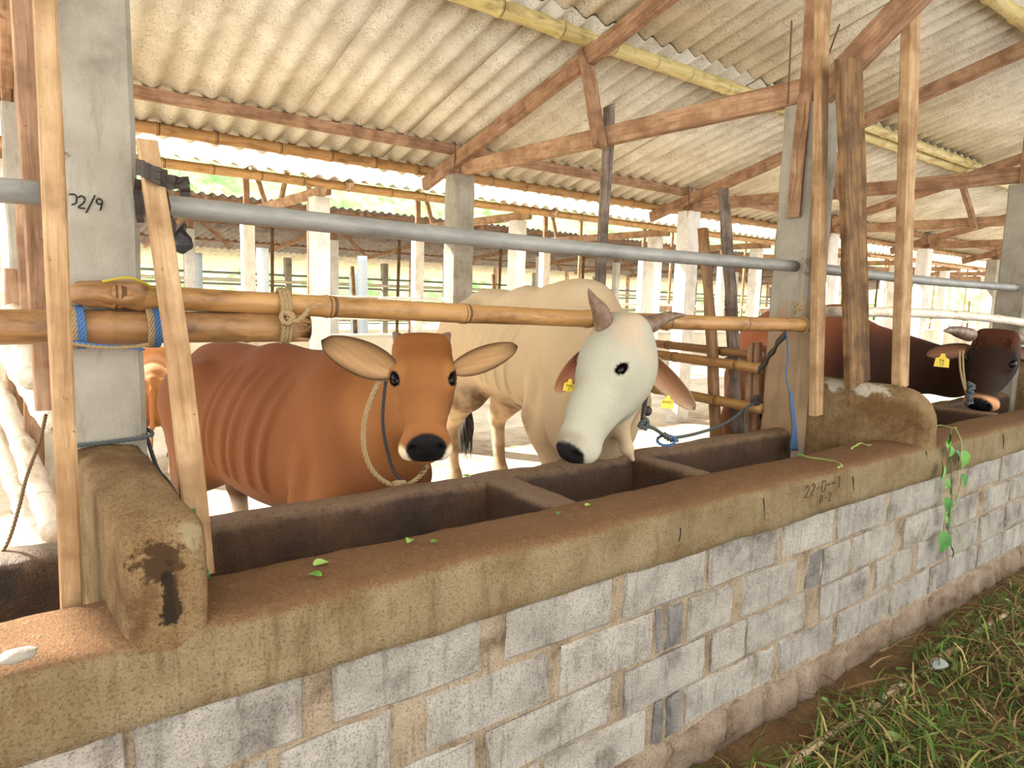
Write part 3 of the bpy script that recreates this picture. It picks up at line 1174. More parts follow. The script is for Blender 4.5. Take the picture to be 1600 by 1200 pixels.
for k in range(38):
    m = Matrix.Translation((-3 + k * PITCH * 6, D2Y - .85, 2.76)) @ Matrix.Rotation(math.atan(.25), 4, 'X')
    inst('roof_sheet', me, m, shed)
wl = roundslab('trough_wall', (-3, D3Y - .5, 0), (38, D3Y - .3, .85), .03, M['yard'], shed, .0, .1)

shed2 = thing('cattle_shed', (9, 14, .1), 'farther cattle shed with a low dark roof beyond the white-columned one', 'shed')
for k in range(0, 12):
    x = .0 + 3.03 * k
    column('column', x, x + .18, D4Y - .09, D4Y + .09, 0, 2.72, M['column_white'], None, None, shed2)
    column('column', x + .5, x + .68, 18.2, 18.4, 0, 2.5, M['column'], None, None, shed2)
    beam('rafter', (x + .1, 12.2, 3.16), (x + .1, 19.0, 2.62), .06, .12, M['wood_red'], shed2)
    beam('post_stub', (x + .1, D4Y, 2.7), (x + .1, D4Y, 3.0), .12, .1, M['wood_red'], shed2)
    beam('brace', (x + .9, D4Y, 2.4), (x + .2, D4Y, 3.0), .06, .08, M['wood_red'], shed2)
    beam('stake', (x + 1.7, D4Y, .1), (x + 1.75, D4Y, 2.9), .06, .06, M['wood_dark'], shed2)
for yy, zz in ((12.35, 3.2), (14.8, 3.0), (17.4, 2.8)):
    beam('purlin', (-3, yy, zz), (40, yy, zz), .07, .08, M['wood_red'], shed2)
for yy, zz in ((14.2, .9), (14.2, 1.3), (14.2, 1.75), (18.3, 1.2), (18.3, 1.7), (18.3, 2.0)):
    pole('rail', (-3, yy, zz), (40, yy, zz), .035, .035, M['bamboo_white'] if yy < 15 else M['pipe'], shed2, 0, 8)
me = sheetmesh('roof_sheet', 7.0, 6, M['sheet_grey'], seg=6)
for k in range(42):
    m = Matrix.Translation((-3 + k * PITCH * 6, 12.1, 3.24)) @ Matrix.Rotation(-math.atan(.08), 4, 'X')
    inst('roof_sheet', me, m, shed2)
shed3 = thing('cattle_shed', (9, 24, .1), 'farthest shed, only its pale low roof showing', 'shed')
me = sheetmesh('roof_sheet', 5.0, 6, M['sheet'], seg=4)
for k in range(48):
    m = Matrix.Translation((-4 + k * PITCH * 6, 22, 3.0)) @ Matrix.Rotation(-math.atan(.12), 4, 'X')
    inst('roof_sheet', me, m, shed3)
for k in range(12):
    beam('post', (.8 + 4 * k, 22.3, 0), (.8 + 4 * k, 22.3, 3.0), .14, .14, M['wood_red'], shed3)

# ------------------------------------------------------------------ green hillside
t = NT('hill_foliage', .9, .1)
v_ = t.coords()
t.color(t.ramp(t.noise(v_, 1.4, 6, .7), [(.3, lin(110, 160, 84)), (.5, lin(160, 200, 128)), (.72, lin(206, 230, 178))]))
t.bump(t.noise(v_, 4, 6, .7), 1.0, .3)
M['hill'] = t.m
nx, ny = 150, 60
vv = []
for i in range(nx):
    for j in range(ny):
        x = -30 + 150 * i / (nx - 1)
        y = 30 + 45 * j / (ny - 1)
        h_ = max(0, (y - 31)) * .36 + .15
        p = (x, y, 0)
        c = abs(nz(p, .28)) + .6 * abs(nz(p, .7, 4)) + .3 * abs(nz(p, 1.7, 7))
        vv.append((x + nz(p, .9, 3), y, h_ + 2.4 * c * min(1, (y - 30) / 4)))
o = mesh('hill', vv, strip_faces(nx, ny, False), M['hill'], None, True)
if o.data.polygons[10].normal.z < 0:
    o.data.flip_normals()
tag(o, 'bright green wooded hillside beyond the sheds', None, None, 'structure')
# ------------------------------------------------------------------ cattle
def m_coat(name, rough=.75):
    t = NT(name, rough, .16)
    a = t.n('ShaderNodeVertexColor')
    a.layer_name = 'coat'
    v = t.coords()
    n1 = t.noise(t.coords((60, 60, 22)), 4, 4, .7)
    n2 = t.noise(v, 5, 5, .6)
    c = t.mix(t.ramp(n1, [(.35, BW(.30)), (.65, BW(0))]), a.outputs[0], t.mix(1.0, a.outputs[0], BW(.62), 'MULTIPLY'))
    c = t.mix(t.ramp(n2, [(.4, BW(.22)), (.65, BW(0))]), c, t.mix(1.0, a.outputs[0], (.78, .70, .62, 1), 'MULTIPLY'))
    t.color(c)
    t.bump(n1, .22, .004)
    t.b.inputs['Sheen Weight'].default_value = .0
    return t.m


M['coat'] = m_coat('short_hair_coat')
M['coat_muzzle'] = m_plain('muzzle_skin', lin(40, 38, 40), .4, .5)
t = NT('cow_eye', .22, .2)
t.b.inputs['Base Color'].default_value = lin(16, 12, 10)
M['eye'] = t.m
t = NT('horn', .5, .4)
t.color(t.ramp(t.noise(t.coords((1, 1, 1)), 26, 5, .6), [(.3, lin(70, 54, 42)), (.55, lin(118, 94, 74)), (.75, lin(160, 134, 108))]))
M['horn'] = t.m
t = NT('yellow_ear_tag', .45, .4)
t.b.inputs['Base Color'].default_value = lin(232, 206, 70)
M['eartag'] = t.m


def unit(v):
    v = np.array(v, float)
    return v / np.linalg.norm(v)


def sstep(a, b, x):
    t = np.clip((x - a) / (b - a), 0, 1)
    return t * t * (3 - 2 * t)


def lerpc(c, col, w):
    return c * (1 - w[:, None]) + np.array(col[:3])[None] * w[:, None]


def add_ear(parent, root, tip, nrm, W, cup, c_in, c_edge, c_out, droop=0.0, fat=.55):
    root, tip = np.array(root), np.array(tip)
    d = tip - root
    L = np.linalg.norm(d)
    d = d / L
    n = unit(np.array(nrm) - d * (np.array(nrm) @ d))
    w = np.cross(n, d)
    NT_, NS = 18, 12
    vin, vout, cin, cout = [], [], [], []
    for i in range(NT_ + 1):
        t = i / NT_
        wt = W * max(0.0, math.sin(math.pi * min(1, (t * .94 + .06)) ** (fat + .25))) ** .48 if t < 1 else W * .05
        wt = max(wt, W * .04)
        cu = cup * (1.9 - 1.2 * t)
        for j in range(NS + 1):
            s = -1 + 2 * j / NS
            p = root + d * L * t + w * s * wt + n * (wt * cu * (s * s) - .18 * wt) + np.array([0, 0, -droop * t * t])
            vin.append(p)
            vout.append(p - n * (.004 + .006 * (1 - abs(s)) * (1 - t * .7)))
            e = max(abs(s) ** 3, t ** 6)
            hair = .5 + .5 * math.sin(j * 2.6 + i * .8)
            ci = np.array(c_in[:3]) * (1 - .35 * max(0, 1 - abs(s) * 1.6) * (1 - t)) * (.85 + .15 * hair)
            cin.append(ci * (1 - e) + np.array(c_edge[:3]) * e)
            cout.append(np.array(c_out[:3]) * (1 - .5 * e) + np.array(c_edge[:3]) * .5 * e)
    m = (NT_ + 1) * (NS + 1)
    f = [tuple(reversed(q)) for q in strip_faces(NT_ + 1, NS + 1, False)] + strip_faces(NT_ + 1, NS + 1, False, m)
    for i in range(NT_):
        for j in (0, NS):
            a, b = i * (NS + 1) + j, (i + 1) * (NS + 1) + j
            f.append((a, b, b + m, a + m) if j == NS else (b, a, a + m, b + m))
    for j in range(NS):
        a, b = NT_ * (NS + 1) + j, NT_ * (NS + 1) + j + 1
        f.append((b, a, a + m, b + m))
    o = mesh('ear', vin + vout, f, M['coat'], parent, True)
    setcol(o, np.array(cin + cout))
    return o


def setcol(o, cols):
    at_ = o.data.color_attributes.new('coat', 'FLOAT_COLOR', 'POINT')
    c4 = np.ones((len(o.data.vertices), 4), np.float32)
    c4[:, :3] = np.clip(cols, 0, 1)
    at_.data.foreach_set('color', c4.ravel())


def ball(name, c, r, mat, parent, scale=(1, 1, 1), ax=None, n=16):
    v, f = [], []
    ax = np.eye(3) if ax is None else np.array(ax)
    for i in range(1, n):
        th = math.pi * i / n
        for j in range(2 * n):
            ph = math.pi * j / n
            q = np.array([math.sin(th) * math.cos(ph) * scale[0], math.sin(th) * math.sin(ph) * scale[1], math.cos(th) * scale[2]]) * r
            v.append(np.array(c) + ax @ q)
    f = [tuple(reversed(q)) for q in strip_faces(n - 1, 2 * n)]
    f = [tuple(reversed(q)) for q in f]
    f.append(tuple(reversed(range(2 * n))))
    f.append(tuple(range((n - 2) * 2 * n, (n - 1) * 2 * n)))
    return mesh(name, v, f, mat, parent, True)


def cow(name, label, base, hd, s, O, f, u, hs, coat, h=.008, ml=1.0, hump=0, dewlap=0, ribs=0, belly=(.80, .33), legs=True, head=True,
        neckmid=None, forelock=False, wide=1.0, twist=(0, 0, 0), hornbud=False, tail=True, jaw=1.0, slim=1.0, slimc=None, es=1.0, extra=(), ):
    """one continuous skin for body, neck, head and legs; hd = heading in plan"""
    t = thing(name, base, label, 'cow', 'cattle in the stalls')
    hd = unit([hd[0], hd[1], 0])
    lf = np.array([-hd[1], hd[0], 0])
    RB = np.stack([hd, lf, [0, 0, 1]], 1)
    base = np.array(base, float)
    B = lambda p: base + RB @ (np.array(p, float) * s)
    S = SDF()
    bz, br = belly
    slimc = slim if slimc is None else slimc
    S.ell(B((-.02, 0, bz)), np.array((.60, .265, br)) * s, .05, RB)
    S.ell(B((.36, 0, .82)), np.array((.30, .205, .30)) * s, .10 * s, RB)
    S.ell(B((-.48, 0, .90)), np.array((.27, .215, .235)) * s, .12 * s, RB)
    S.cone(B((-.62, 0, 1.075)), B((-.1, 0, 1.075)), .045 * s, .055 * s, .14 * s)
    S.cone(B((-.1, 0, 1.075)), B((.40, 0, 1.09)), .055 * s, .07 * s, .14 * s)
    for y in (-1, 1):
        S.ell(B((-.40, .185 * y, 1.02)), np.array((.055, .045, .045)) * s, .07 * s, RB)       # hook bone
        S.ell(B((-.70, .085 * y, .985)), np.array((.05, .04, .04)) * s, .07 * s, RB)           # pin bone
        S.chain([(B((-.40, .18 * y, 1.0)), .045 * s), (B((-.70, .085 * y, .98)), .045 * s)], .09 * s)
        # hind leg: thigh, stifle, hock, cannon, pastern, hoof
        S.chain([(B((-.52, .12 * y, .88)), .165 * s), (B((-.44, .16 * y, .62)), .105 * s)], .10 * s)
        S.chain([(B((-.62, .11 * y, .90)), .10 * s), (B((-.60, .14 * y, .60)), .075 * s)], .10 * s)
        S.chain([(B((-.46, .16 * y, .60)), .095 * s), (B((-.66, .15 * y, .42)), .050 * s)], .05 * s)
        S.chain([(B((-.58, .14 * y, .62)), .065 * s), (B((-.685, .15 * y, .43)), .040 * s)], .04 * s)
        S.chain([(B((-.67, .15 * y, .42)), .045 * s), (B((-.62, .15 * y, .15)), .032 * s), (B((-.61, .15 * y, .11)), .042 * s), (B((-.58, .15 * y, .05)), .044 * s)], .025 * s)
        S.cone(B((-.575, .15 * y, .055)), B((-.555, .15 * y, .02)), .044 * s, .056 * s, .02)
        # shoulder blade and fore leg
        S.chain([(B((.38, .115 * y, 1.02)), .06 * s), (B((.50, .165 * y, .68)), .085 * s)], .08 * s)
        S.chain([(B((.50, .16 * y, .68)), .085 * s), (B((.38, .165 * y, .56)), .085 * s)], .08 * s)
        S.chain([(B((.33, .135 * y, 1.03)), .022 * s), (B((.41, .19 * y, .88)), .026 * s), (B((.48, .215 * y, .72)), .024 * s)], .04 * s)
        S.chain([(B((.36, .20 * y, .80)), .05 * s), (B((.33, .21 * y, .62)), .055 * s)], .05 * s)
        S.chain([(B((.39, .16 * y, .58)), .085 * s), (B((.43, .14 * y, .34)), .050 * s)], .06 * s)
        S.chain([(B((.43, .14 * y, .35)), .050 * s), (B((.43, .14 * y, .30)), .042 * s), (B((.43, .14 * y, .14)), .032 * s), (B((.43, .14 * y, .10)), .041 * s), (B((.45, .14 * y, .05)), .043 * s)], .025 * s)
        S.cone(B((.455, .14 * y, .055)), B((.475, .14 * y, .02)), .043 * s, .054 * s, .02)
        if ribs:
            for i in range(8):
                x0 = .23 - .088 * i + .012 * math.sin(i * 2.7)
                pts = []
                m_ = 18
                for w_, a in enumerate(np.linspace(.35, 2.2 - .03 * i, m_)):
                    xx = x0 - .13 * (a / 2.2) ** 1.2
                    rr = math.sqrt(max(.02, 1 - ((xx + .02) / .60) ** 2))
                    pts.append((B((xx, y * math.sin(a) * .265 * rr * .997, bz + math.cos(a) * br * rr * .99)), ribs * (.35 + .65 * math.sin(math.pi * w_ / (m_ - 1)) ** .6)))
                for (p, r0), (q, r1) in zip(pts[:-1], pts[1:]):
                    S.cone(p, q, r0, r1, .024)
    S.ell(B((.56, 0, .68)), np.array((.13, .13, .16)) * s, .09 * s, RB)                         # brisket
    if hump:
        S.ell(B((.30, 0, 1.13)), np.array((.20, .085, hump)) * s, .09 * s, RB)
    if tail:
        S.chain([(B((-.72, 0, 1.04)), .04 * s), (B((-.795, 0, .93)), .032 * s), (B((-.815, .01, .60)), .02 * s), (B((-.80, .02, .40)), .015 * s)], .03 * s)
    # head
    f, u = unit(f), None if u is None else np.array(u, float)
    u = unit(u - f * (u @ f))
    l = np.cross(u, f)
    RH = np.stack([f, l, u], 1)
    O = np.array(O, float)

    def Hh(p):
        a, b, c = p
        a = a * (ml if a > 0 else 1)
        return O + RH @ (np.array((a, b * slim, c * slimc)) * hs)
    hr = lambda r: np.array((r[0] * (1 + (ml - 1) * .5), r[1] * slim, r[2] * slimc)) * hs
    W_ = wide
    S.ell(Hh((-.06, 0, -.078)), hr((.135, .096 * W_, .082)), .03 * hs, RH)
    S.box(Hh((-.080, 0, -.048)), hr((.108, .086 * W_, .042)), .034 * hs, .035 * hs, RH)
    S.cone(Hh((-.168, -.060, -.06)), Hh((-.168, .060, -.06)), .034 * hs, .034 * hs, .04 * hs)
    for y in (-1, 1):
        S.ell(Hh((.0, .050 * y, -.125)), hr((.115, .040 * jaw, .09)), .05 * hs, RH)
        S.ell(Hh((-.038, .078 * y * W_, -.036)), hr((.036, .026, .026)), .02 * hs, RH)
        S.ell(Hh((-.004, .084 * y * W_, -.043)), hr((.036, .027, .028)), .02 * hs, RH)
        S.ell(Hh((-.034, .087 * y * W_, -.030)), hr((.020, .014, .018)), .016 * hs, RH)
        S.cone(Hh((.025, .070 * y, -.080)), Hh((.13, .048 * y, -.072)), .016 * hs, .014 * hs, .022 * hs)
        S.cone(Hh((-.06, .066 * y, -.17)), Hh((.09, .038 * y, -.155)), .020 * hs, .016 * hs, .03 * hs)
    S.chain([(Hh((-.03, 0, -.062)), .074 * hs), (Hh((.11, 0, -.060)), .056 * hs), (Hh((.20, 0, -.062)), .055 * hs)], .045 * hs)
    S.chain([(Hh((.0, 0, -.165)), .055 * hs), (Hh((.20, 0, -.115)), .040 * hs)], .05 * hs)
    S.ell(Hh((.210, 0, -.078)), hr((.056, .078, .070)), .03 * hs, RH)
    S.ell(Hh((.236, 0, -.056)), hr((.036, .064, .062)), .016 * hs, RH)
    for y in (-1, 1):
        S.ell(Hh((.226, .052 * y, -.098)), hr((.034, .034, .036)), .022 * hs, RH)
    S.ell(Hh((.210, 0, -.142)), hr((.044, .050, .026)), .018 * hs, RH)
    # neck
    nb = Hh((-.09, 0, -.145))
    w0 = B((.36, 0, .96))
    c0 = B((.50, 0, .80))
    nm = (nb + w0) / 2 if neckmid is None else np.array(neckmid, float)
    S.chain([(w0, .185 * s), (nm, .135 * s + .0), (nb, .098 * hs)], .08 * s)
    S.chain([(c0, .155 * s), ((c0 * .5 + nm * .5) + np.array([0, 0, -.05 * s]), .12 * s), (nm + np.array([0, 0, -.035 * s]), .105 * s), (Hh((-.02, 0, -.17)), .07 * hs)], .08 * s)
    if dewlap:
        q0, q1, q2 = B((.60, 0, .60)), c0 * .5 + nm * .5, Hh((.03, 0, -.20))
        dn = np.array([0, 0, -1.0]) * dewlap
        S.chain([(q0, .035), (q1 + dn * 1.3, .022), (nm * .6 + q2 * .4 + dn * 1.25, .018), (q2 + dn * .45, .016)], .06)
        S.chain([(q0 + np.array([0, 0, .1]), .05), (q1 + dn * .7, .045), (nm * .5 + q2 * .5 + dn * .6, .04), (q2 + dn * .15, .03)], .06)
    for (a_, b_, ra_, rb_) in extra:
        S.cone(a_, b_, ra_, rb_, .03)
    if hornbud:
        for y in (-1, 1):
            S.cone(Hh((-.178, .075 * y, -.055)), Hh((-.200, .094 * y, -.050)), .022 * hs, .012 * hs, .02)
    # eye sockets and nostrils
    eyes = []
    for y in (-1, 1):
        ec = Hh((-.004, .0875 * y * W_, -.038))
        eo = unit(RH @ np.array((.10, .85 * y, .95)))
        ef = RH @ np.array((.80, -.20 * y, .42))
        ef = unit(ef - eo * (ef @ eo))
        RE = np.stack([ef, eo, np.cross(ef, eo)], 1)
        hs_, hs = hs, hs * es
        ec_s = ec + eo * .014 * hs
        S.ell(ec_s, np.array((.028, .024, .0185)) * hs, .005 * hs, RE, True)
        eyes.append((ec, eo, RE))
        hs = hs_
        RN = RH @ np.array([[1, 0, 0], [0, math.cos(.5 * y), -math.sin(.5 * y)], [0, math.sin(.5 * y), math.cos(.5 * y)]])
        S.ell(Hh((.272, .041 * y, -.040)), np.array((.030, .0105, .021)) * hs, .008 * hs, RN, True)
    S.cone(Hh((.250, -.04, -.126)), Hh((.250, .04, -.126)), .006 * hs, .006 * hs, .012 * hs, True)
    v, fc = S.build(h)
    # vertex colours from anatomy
    q = (v - O) @ RH / hs
    q[:, 0] = np.where(q[:, 0] > 0, q[:, 0] / ml, q[:, 0])
    q[:, 1] /= slim
    q[:, 2] /= slimc
    p = ((v - base) @ RB) / s
    hw = sstep(.36, .26, np.linalg.norm((q - np.array([.02, 0, -.08])) * np.array([1, 1, 1]), axis=1))
    cols = coat(p, q, hw, v)
    npd = np.linalg.norm((q - np.array([.252, 0, -.052])) / np.array([.047, .062, .064]), axis=1)
    cols = lerpc(cols, lin(22, 21, 22), sstep(1.08, .98, npd))
    for y in (-1, 1):
        nn = np.linalg.norm((q - np.array([.270, .040 * y, -.040])) / np.array([.030, .012, .020]), axis=1)
        cols = lerpc(cols, lin(8, 7, 7), sstep(1.25, .95, nn) * sstep(.235, .25, q[:, 0]))
        ec, eo, RE = eyes[0 if y < 0 else 1]
        en = np.linalg.norm(((v - ec - eo * .012 * hs * es) @ RE) / (np.array([.035, .031, .0225]) * hs * es), axis=1)
        cols = lerpc(cols, lin(36, 26, 20), sstep(1.12, .88, en))
    cols = lerpc(cols, lin(54, 46, 40), sstep(.085, .07, p[:, 2]) * (1 - hw))
    o = mesh('body', v, fc, M['coat'], t, True)
    setcol(o, cols)
    for (ec, eo, RE) in eyes:
        ball('eye', ec - eo * .006 * hs * es, .0265 * hs * es, M['eye'], t, (1.04, 1, .80), RE, 12)
    return t, Hh, RH, B, o


def towards(p):
    return unit(CAM - np.array(p))


def headframe(O, A, yaw=0.0, roll=0.0):
    """A = how far the face is tipped towards the viewer from hanging straight down; yaw turns the face to picture left"""
    t_ = towards(O)
    up = unit(np.array([0, 0, 1.0]) - t_ * t_[2])
    rt = np.cross(up, t_)
    f = -up * math.cos(A) + t_ * math.sin(A)
    u = up * math.sin(A) + t_ * math.cos(A)
    cr, sr = math.cos(roll), math.sin(roll)

    def rotv(v, ax, an):
        ax = unit(ax)
        return v * math.cos(an) + np.cross(ax, v) * math.sin(an) + ax * (ax @ v) * (1 - math.cos(an))
    f, u = rotv(f, up, -yaw), rotv(u, up, -yaw)
    f, u = rotv(f, t_, roll), rotv(u, t_, roll)
    return f, u


def horn(parent, pts, r0, n=6):
    path = smoothpath(pts, n)
    m = len(path)
    rad = [r0 * (1 - .95 * (i / (m - 1)) ** 1.7) for i in range(m)]
    v, f = sweep(path, rad, 14)
    return mesh('horn', v, f, M['horn'], parent, True)


def eartag(parent, c, nrm, upv, w, lines, mat=None):
    """notched yellow plate with a neck and stud, numbers written on it"""
    n = unit(nrm)
    uu = unit(np.array(upv) - n * (np.array(upv) @ n))
    r = np.cross(uu, n)
    P = [(-.5, -.42), (.5, -.42), (.46, .22), (.2, .34), (.13, .62), (-.13, .62), (-.2, .34), (-.46, .22)]
    v = [np.array(c) + (r * a + uu * b) * w + n * dz for dz in (.0015, -.0015) for (a, b) in P]
    f = [tuple(range(8)), tuple(reversed(range(8, 16)))] + [(i, i + 8, (i + 1) % 8 + 8, (i + 1) % 8) for i in range(8)]
    o = mesh('ear_tag', v, f, M['eartag'], parent)
    k = 0
    for li, txt in enumerate(lines):
        hgt = w * .22
        x0 = -len(txt) * hgt * .36
        for chx in txt:
            for st in DIG.get(chx, []):
                pts = [np.array(c) + r * (x0 + a * hgt * .55) + uu * (w * (-.02 - .27 * li + .10) + (b - .5) * hgt) + n * .0022 for (a, b) in st]
                vv, ff = sweep(resample(pts, hgt * .25) if len(pts) > 1 else pts, hgt * .07, 4)
                mesh('digit_stroke', vv, ff, M['ink'], o)
            x0 += hgt * .74
    return o


DIG = {'0': [[(.1, .2), (.1, .8), (.5, 1), (.9, .8), (.9, .2), (.5, 0), (.1, .2)]], '1': [[(.3, .8), (.55, 1), (.55, 0)]],
       '2': [[(.1, .8), (.45, 1), (.85, .8), (.7, .45), (.1, 0), (.9, 0)]], '3': [[(.1, 1), (.85, 1), (.45, .58), (.9, .3), (.5, 0), (.1, .1)]],
       '4': [[(.7, 0), (.7, 1), (.1, .35), (.95, .35)]], '7': [[(.1, 1), (.9, 1), (.4, 0)]], '9': [[(.85, .6), (.4, .5), (.15, .75), (.5, 1), (.85, .8), (.8, .4), (.6, 0)]],
       '/': [[(0, -.35), (1, 1.2)]], '-': [[(.1, .5), (.9, .5)]], '~': [[(0, .5), (.3, .62), (.6, .45), (1, .55)]], 'n': [[(.1, 0), (.1, .9), (.8, .9), (.8, .1)]],
       'J': [[(.05, .95), (.8, 1), (.85, .35), (.35, .15)]]}


# brown cow --------------------------------------------------------
def coat_brown(p, q, hw, v):
    n = len(v)
    c = np.tile(np.array(lin(122, 75, 45)[:3]), (n, 1))
    c = lerpc(c, lin(108, 62, 36), sstep(.95, 1.12, p[:, 2]) * .7)
    c = lerpc(c, lin(140, 88, 48), sstep(.0, .5, p[:, 0]) * .5)
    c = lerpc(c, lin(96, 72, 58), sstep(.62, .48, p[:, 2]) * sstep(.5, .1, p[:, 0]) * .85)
    c = lerpc(c, lin(72, 52, 42), sstep(-.70, -.80, p[:, 0]) * .9)
    c = lerpc(c, lin(226, 208, 186), sstep(.40, .30, p[:, 2]) * (1 - hw))
    c = lerpc(c, lin(152, 101, 57), hw * .8)
    face = hw * sstep(-.07, -.02, q[:, 2])
    c = lerpc(c, lin(136, 84, 42), face * sstep(.02, -.12, q[:, 0]) * .8)
    # pale rings: round the eyes and on the lips beside the nose
    for y in (-1, 1):
        d = np.linalg.norm((q - np.array([-.02, .082 * y, -.03])) / np.array([.06, .035, .05]), axis=1)
        c = lerpc(c, lin(168, 118, 68), sstep(1.2, .6, d) * .6)
        d = np.linalg.norm((q - np.array([.246, .066 * y, -.088])) / np.array([.034, .028, .030]), axis=1)
        c = lerpc(c, lin(236, 222, 188), sstep(1.25, .7, d))
    d = np.linalg.norm((q - np.array([.20, 0, -.06])) / np.array([.035, .10, .06]), axis=1)
    c = lerpc(c, lin(166, 108, 66), sstep(1.2, .6, d) * .7)
    return c


Ob = at(663, 585, 1.90)
f_, u_ = headframe(Ob, math.radians(36), math.radians(-3), math.radians(1.0))
hdb = np.array([.30, -.954, 0])
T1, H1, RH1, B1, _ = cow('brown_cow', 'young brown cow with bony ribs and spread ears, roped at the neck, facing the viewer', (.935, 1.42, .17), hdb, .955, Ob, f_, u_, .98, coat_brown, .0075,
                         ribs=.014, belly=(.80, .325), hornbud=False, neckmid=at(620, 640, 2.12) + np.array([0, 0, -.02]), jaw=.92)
pal = (lin(204, 164, 116), lin(64, 44, 30), lin(124, 76, 46))
t_ = towards(Ob)
add_ear(T1, at(610, 577, 1.94), at(503, 533, 1.90), t_ + np.array([0, 0, -.15]), .055, .32, *pal, fat=.62)
add_ear(T1, at(710, 577, 1.94), at(809, 541, 1.90), t_ + np.array([0, 0, -.15]), .045, .32, *pal, fat=.62)
for y in (-1, 1):
    horn(T1, [H1((-.160, .066 * y, -.055)), H1((-.190, .082 * y, -.046)), H1((-.212, .100 * y, -.040))], .029, 4)

# white cow --------------------------------------------------------
def coat_white(p, q, hw, v):
    n = len(v)
    c = np.tile(np.array(lin(196, 172, 138)[:3]), (n, 1))
    c = lerpc(c, lin(206, 188, 158), sstep(.9, 1.15, p[:, 2]) * .7)
    ns = np.array([mnoise.noise((a[0] * 9, a[1] * 9, a[2] * 9)) + .5 * mnoise.noise((a[0] * 30, a[1] * 30, a[2] * 30)) for a in v])
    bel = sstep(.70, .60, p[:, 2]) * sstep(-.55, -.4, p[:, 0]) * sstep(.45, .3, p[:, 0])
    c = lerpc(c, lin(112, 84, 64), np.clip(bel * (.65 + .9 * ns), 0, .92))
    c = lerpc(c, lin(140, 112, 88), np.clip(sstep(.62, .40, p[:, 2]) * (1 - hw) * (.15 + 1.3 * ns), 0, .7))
    c = lerpc(c, lin(168, 166, 148), hw)
    c = lerpc(c, lin(188, 166, 138), hw * sstep(-.02, -.14, q[:, 0]) * np.clip(.30 + 1.2 * ns, 0, .7))
    d = np.linalg.norm((q - np.array([.225, 0, -.02])) / np.array([.03, .06, .04]), axis=1)
    c = lerpc(c, lin(128, 112, 90), np.clip(sstep(1.4, .6, d) * (.6 + ns), 0, .8))
    d = np.linalg.norm((q - np.array([.265, 0, -.10])) / np.array([.03, .04, .018]), axis=1)
    c = lerpc(c, lin(176, 132, 112), sstep(1.2, .6, d) * .7)
    return c


Ow = at(932, 572, 1.56)
f_, u_ = headframe(Ow, math.radians(30), math.radians(38), math.radians(0))
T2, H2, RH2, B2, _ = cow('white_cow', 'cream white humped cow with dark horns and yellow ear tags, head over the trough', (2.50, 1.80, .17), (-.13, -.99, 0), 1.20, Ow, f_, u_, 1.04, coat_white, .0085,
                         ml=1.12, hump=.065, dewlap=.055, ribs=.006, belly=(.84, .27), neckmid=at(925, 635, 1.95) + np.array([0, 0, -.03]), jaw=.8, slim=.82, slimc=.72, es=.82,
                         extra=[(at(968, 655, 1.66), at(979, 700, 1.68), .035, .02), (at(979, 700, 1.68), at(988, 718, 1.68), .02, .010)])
t_ = towards(Ow)
palw = (lin(194, 146, 110), lin(196, 172, 140), lin(190, 172, 144))
rt_ = unit(np.cross(np.array([0, 0, 1.0]), t_))
add_ear(T2, at(1000, 543, 1.60), at(1085, 641, 1.575), t_ * 1.0 - rt_ * .35 + np.array([0, 0, -.25]), .047, .5, *palw, fat=.66)
add_ear(T2, at(908, 553, 1.66), at(868, 613, 1.66), t_ * .8 + rt_ * .55, .035, .5, lin(160, 104, 78), lin(176, 138, 106), lin(190, 172, 144), fat=.8)
horn(T2, [at(945, 512, 1.60), at(938, 486, 1.595), at(928, 470, 1.595), at(919, 451, 1.60)], .033)
horn(T2, [at(985, 516, 1.61), at(1000, 510, 1.605), at(1018, 506, 1.60), at(1044, 495, 1.595), at(1071, 492, 1.59)], .044)
eartag(T2, at(1043, 630, 1.525), t_, np.array([.08, 0, 1]), .043, ['04907'])
eartag(T2, at(889, 604, 1.64), t_ + rt_ * .7, np.array([.25, 0, 1]), .04, ['0490', '7'])
# dark switch of the tail
v, f = [], []
for k in range(40):
    a0 = B2((-.80, .02, .44)) + np.array([rng.uniform(-.012, .012), rng.uniform(-.012, .012), rng.uniform(-.03, .03)])
    a1 = a0 + np.array([rng.uniform(-.035, .035), rng.uniform(-.03, .03), -rng.uniform(.22, .34)])
    am = (a0 + a1) / 2 + np.array([rng.uniform(-.03, .03), rng.uniform(-.02, .02), 0])
    vv, ff = sweep(smoothpath([a0, am, a1], 4), [.008, .009, .009, .008, .007, .006, .004, .003, .001], 4, len(v))
    v += vv
    f += ff
o = mesh('tail_switch', v, f, M['rope_dark'], T2, True)
o['kind'] = 'stuff'

# dark bull --------------------------------------------------------
def coat_bull(p, q, hw, v):
    n = len(v)
    c = np.tile(np.array(lin(150, 90, 64)[:3]), (n, 1))
    c = lerpc(c, lin(48, 31, 22), sstep(.40, .66, p[:, 0]) * .95)
    c = lerpc(c, lin(44, 29, 21), hw)
    c = lerpc(c, lin(78, 43, 28), hw * sstep(-.05, -.13, q[:, 0]) * .9)
    d = np.linalg.norm((q - np.array([.235, 0, -.075])) / np.array([.045, .11, .09]), axis=1)
    c = lerpc(c, lin(214, 158, 116), sstep(1.15, .8, d))
    return c


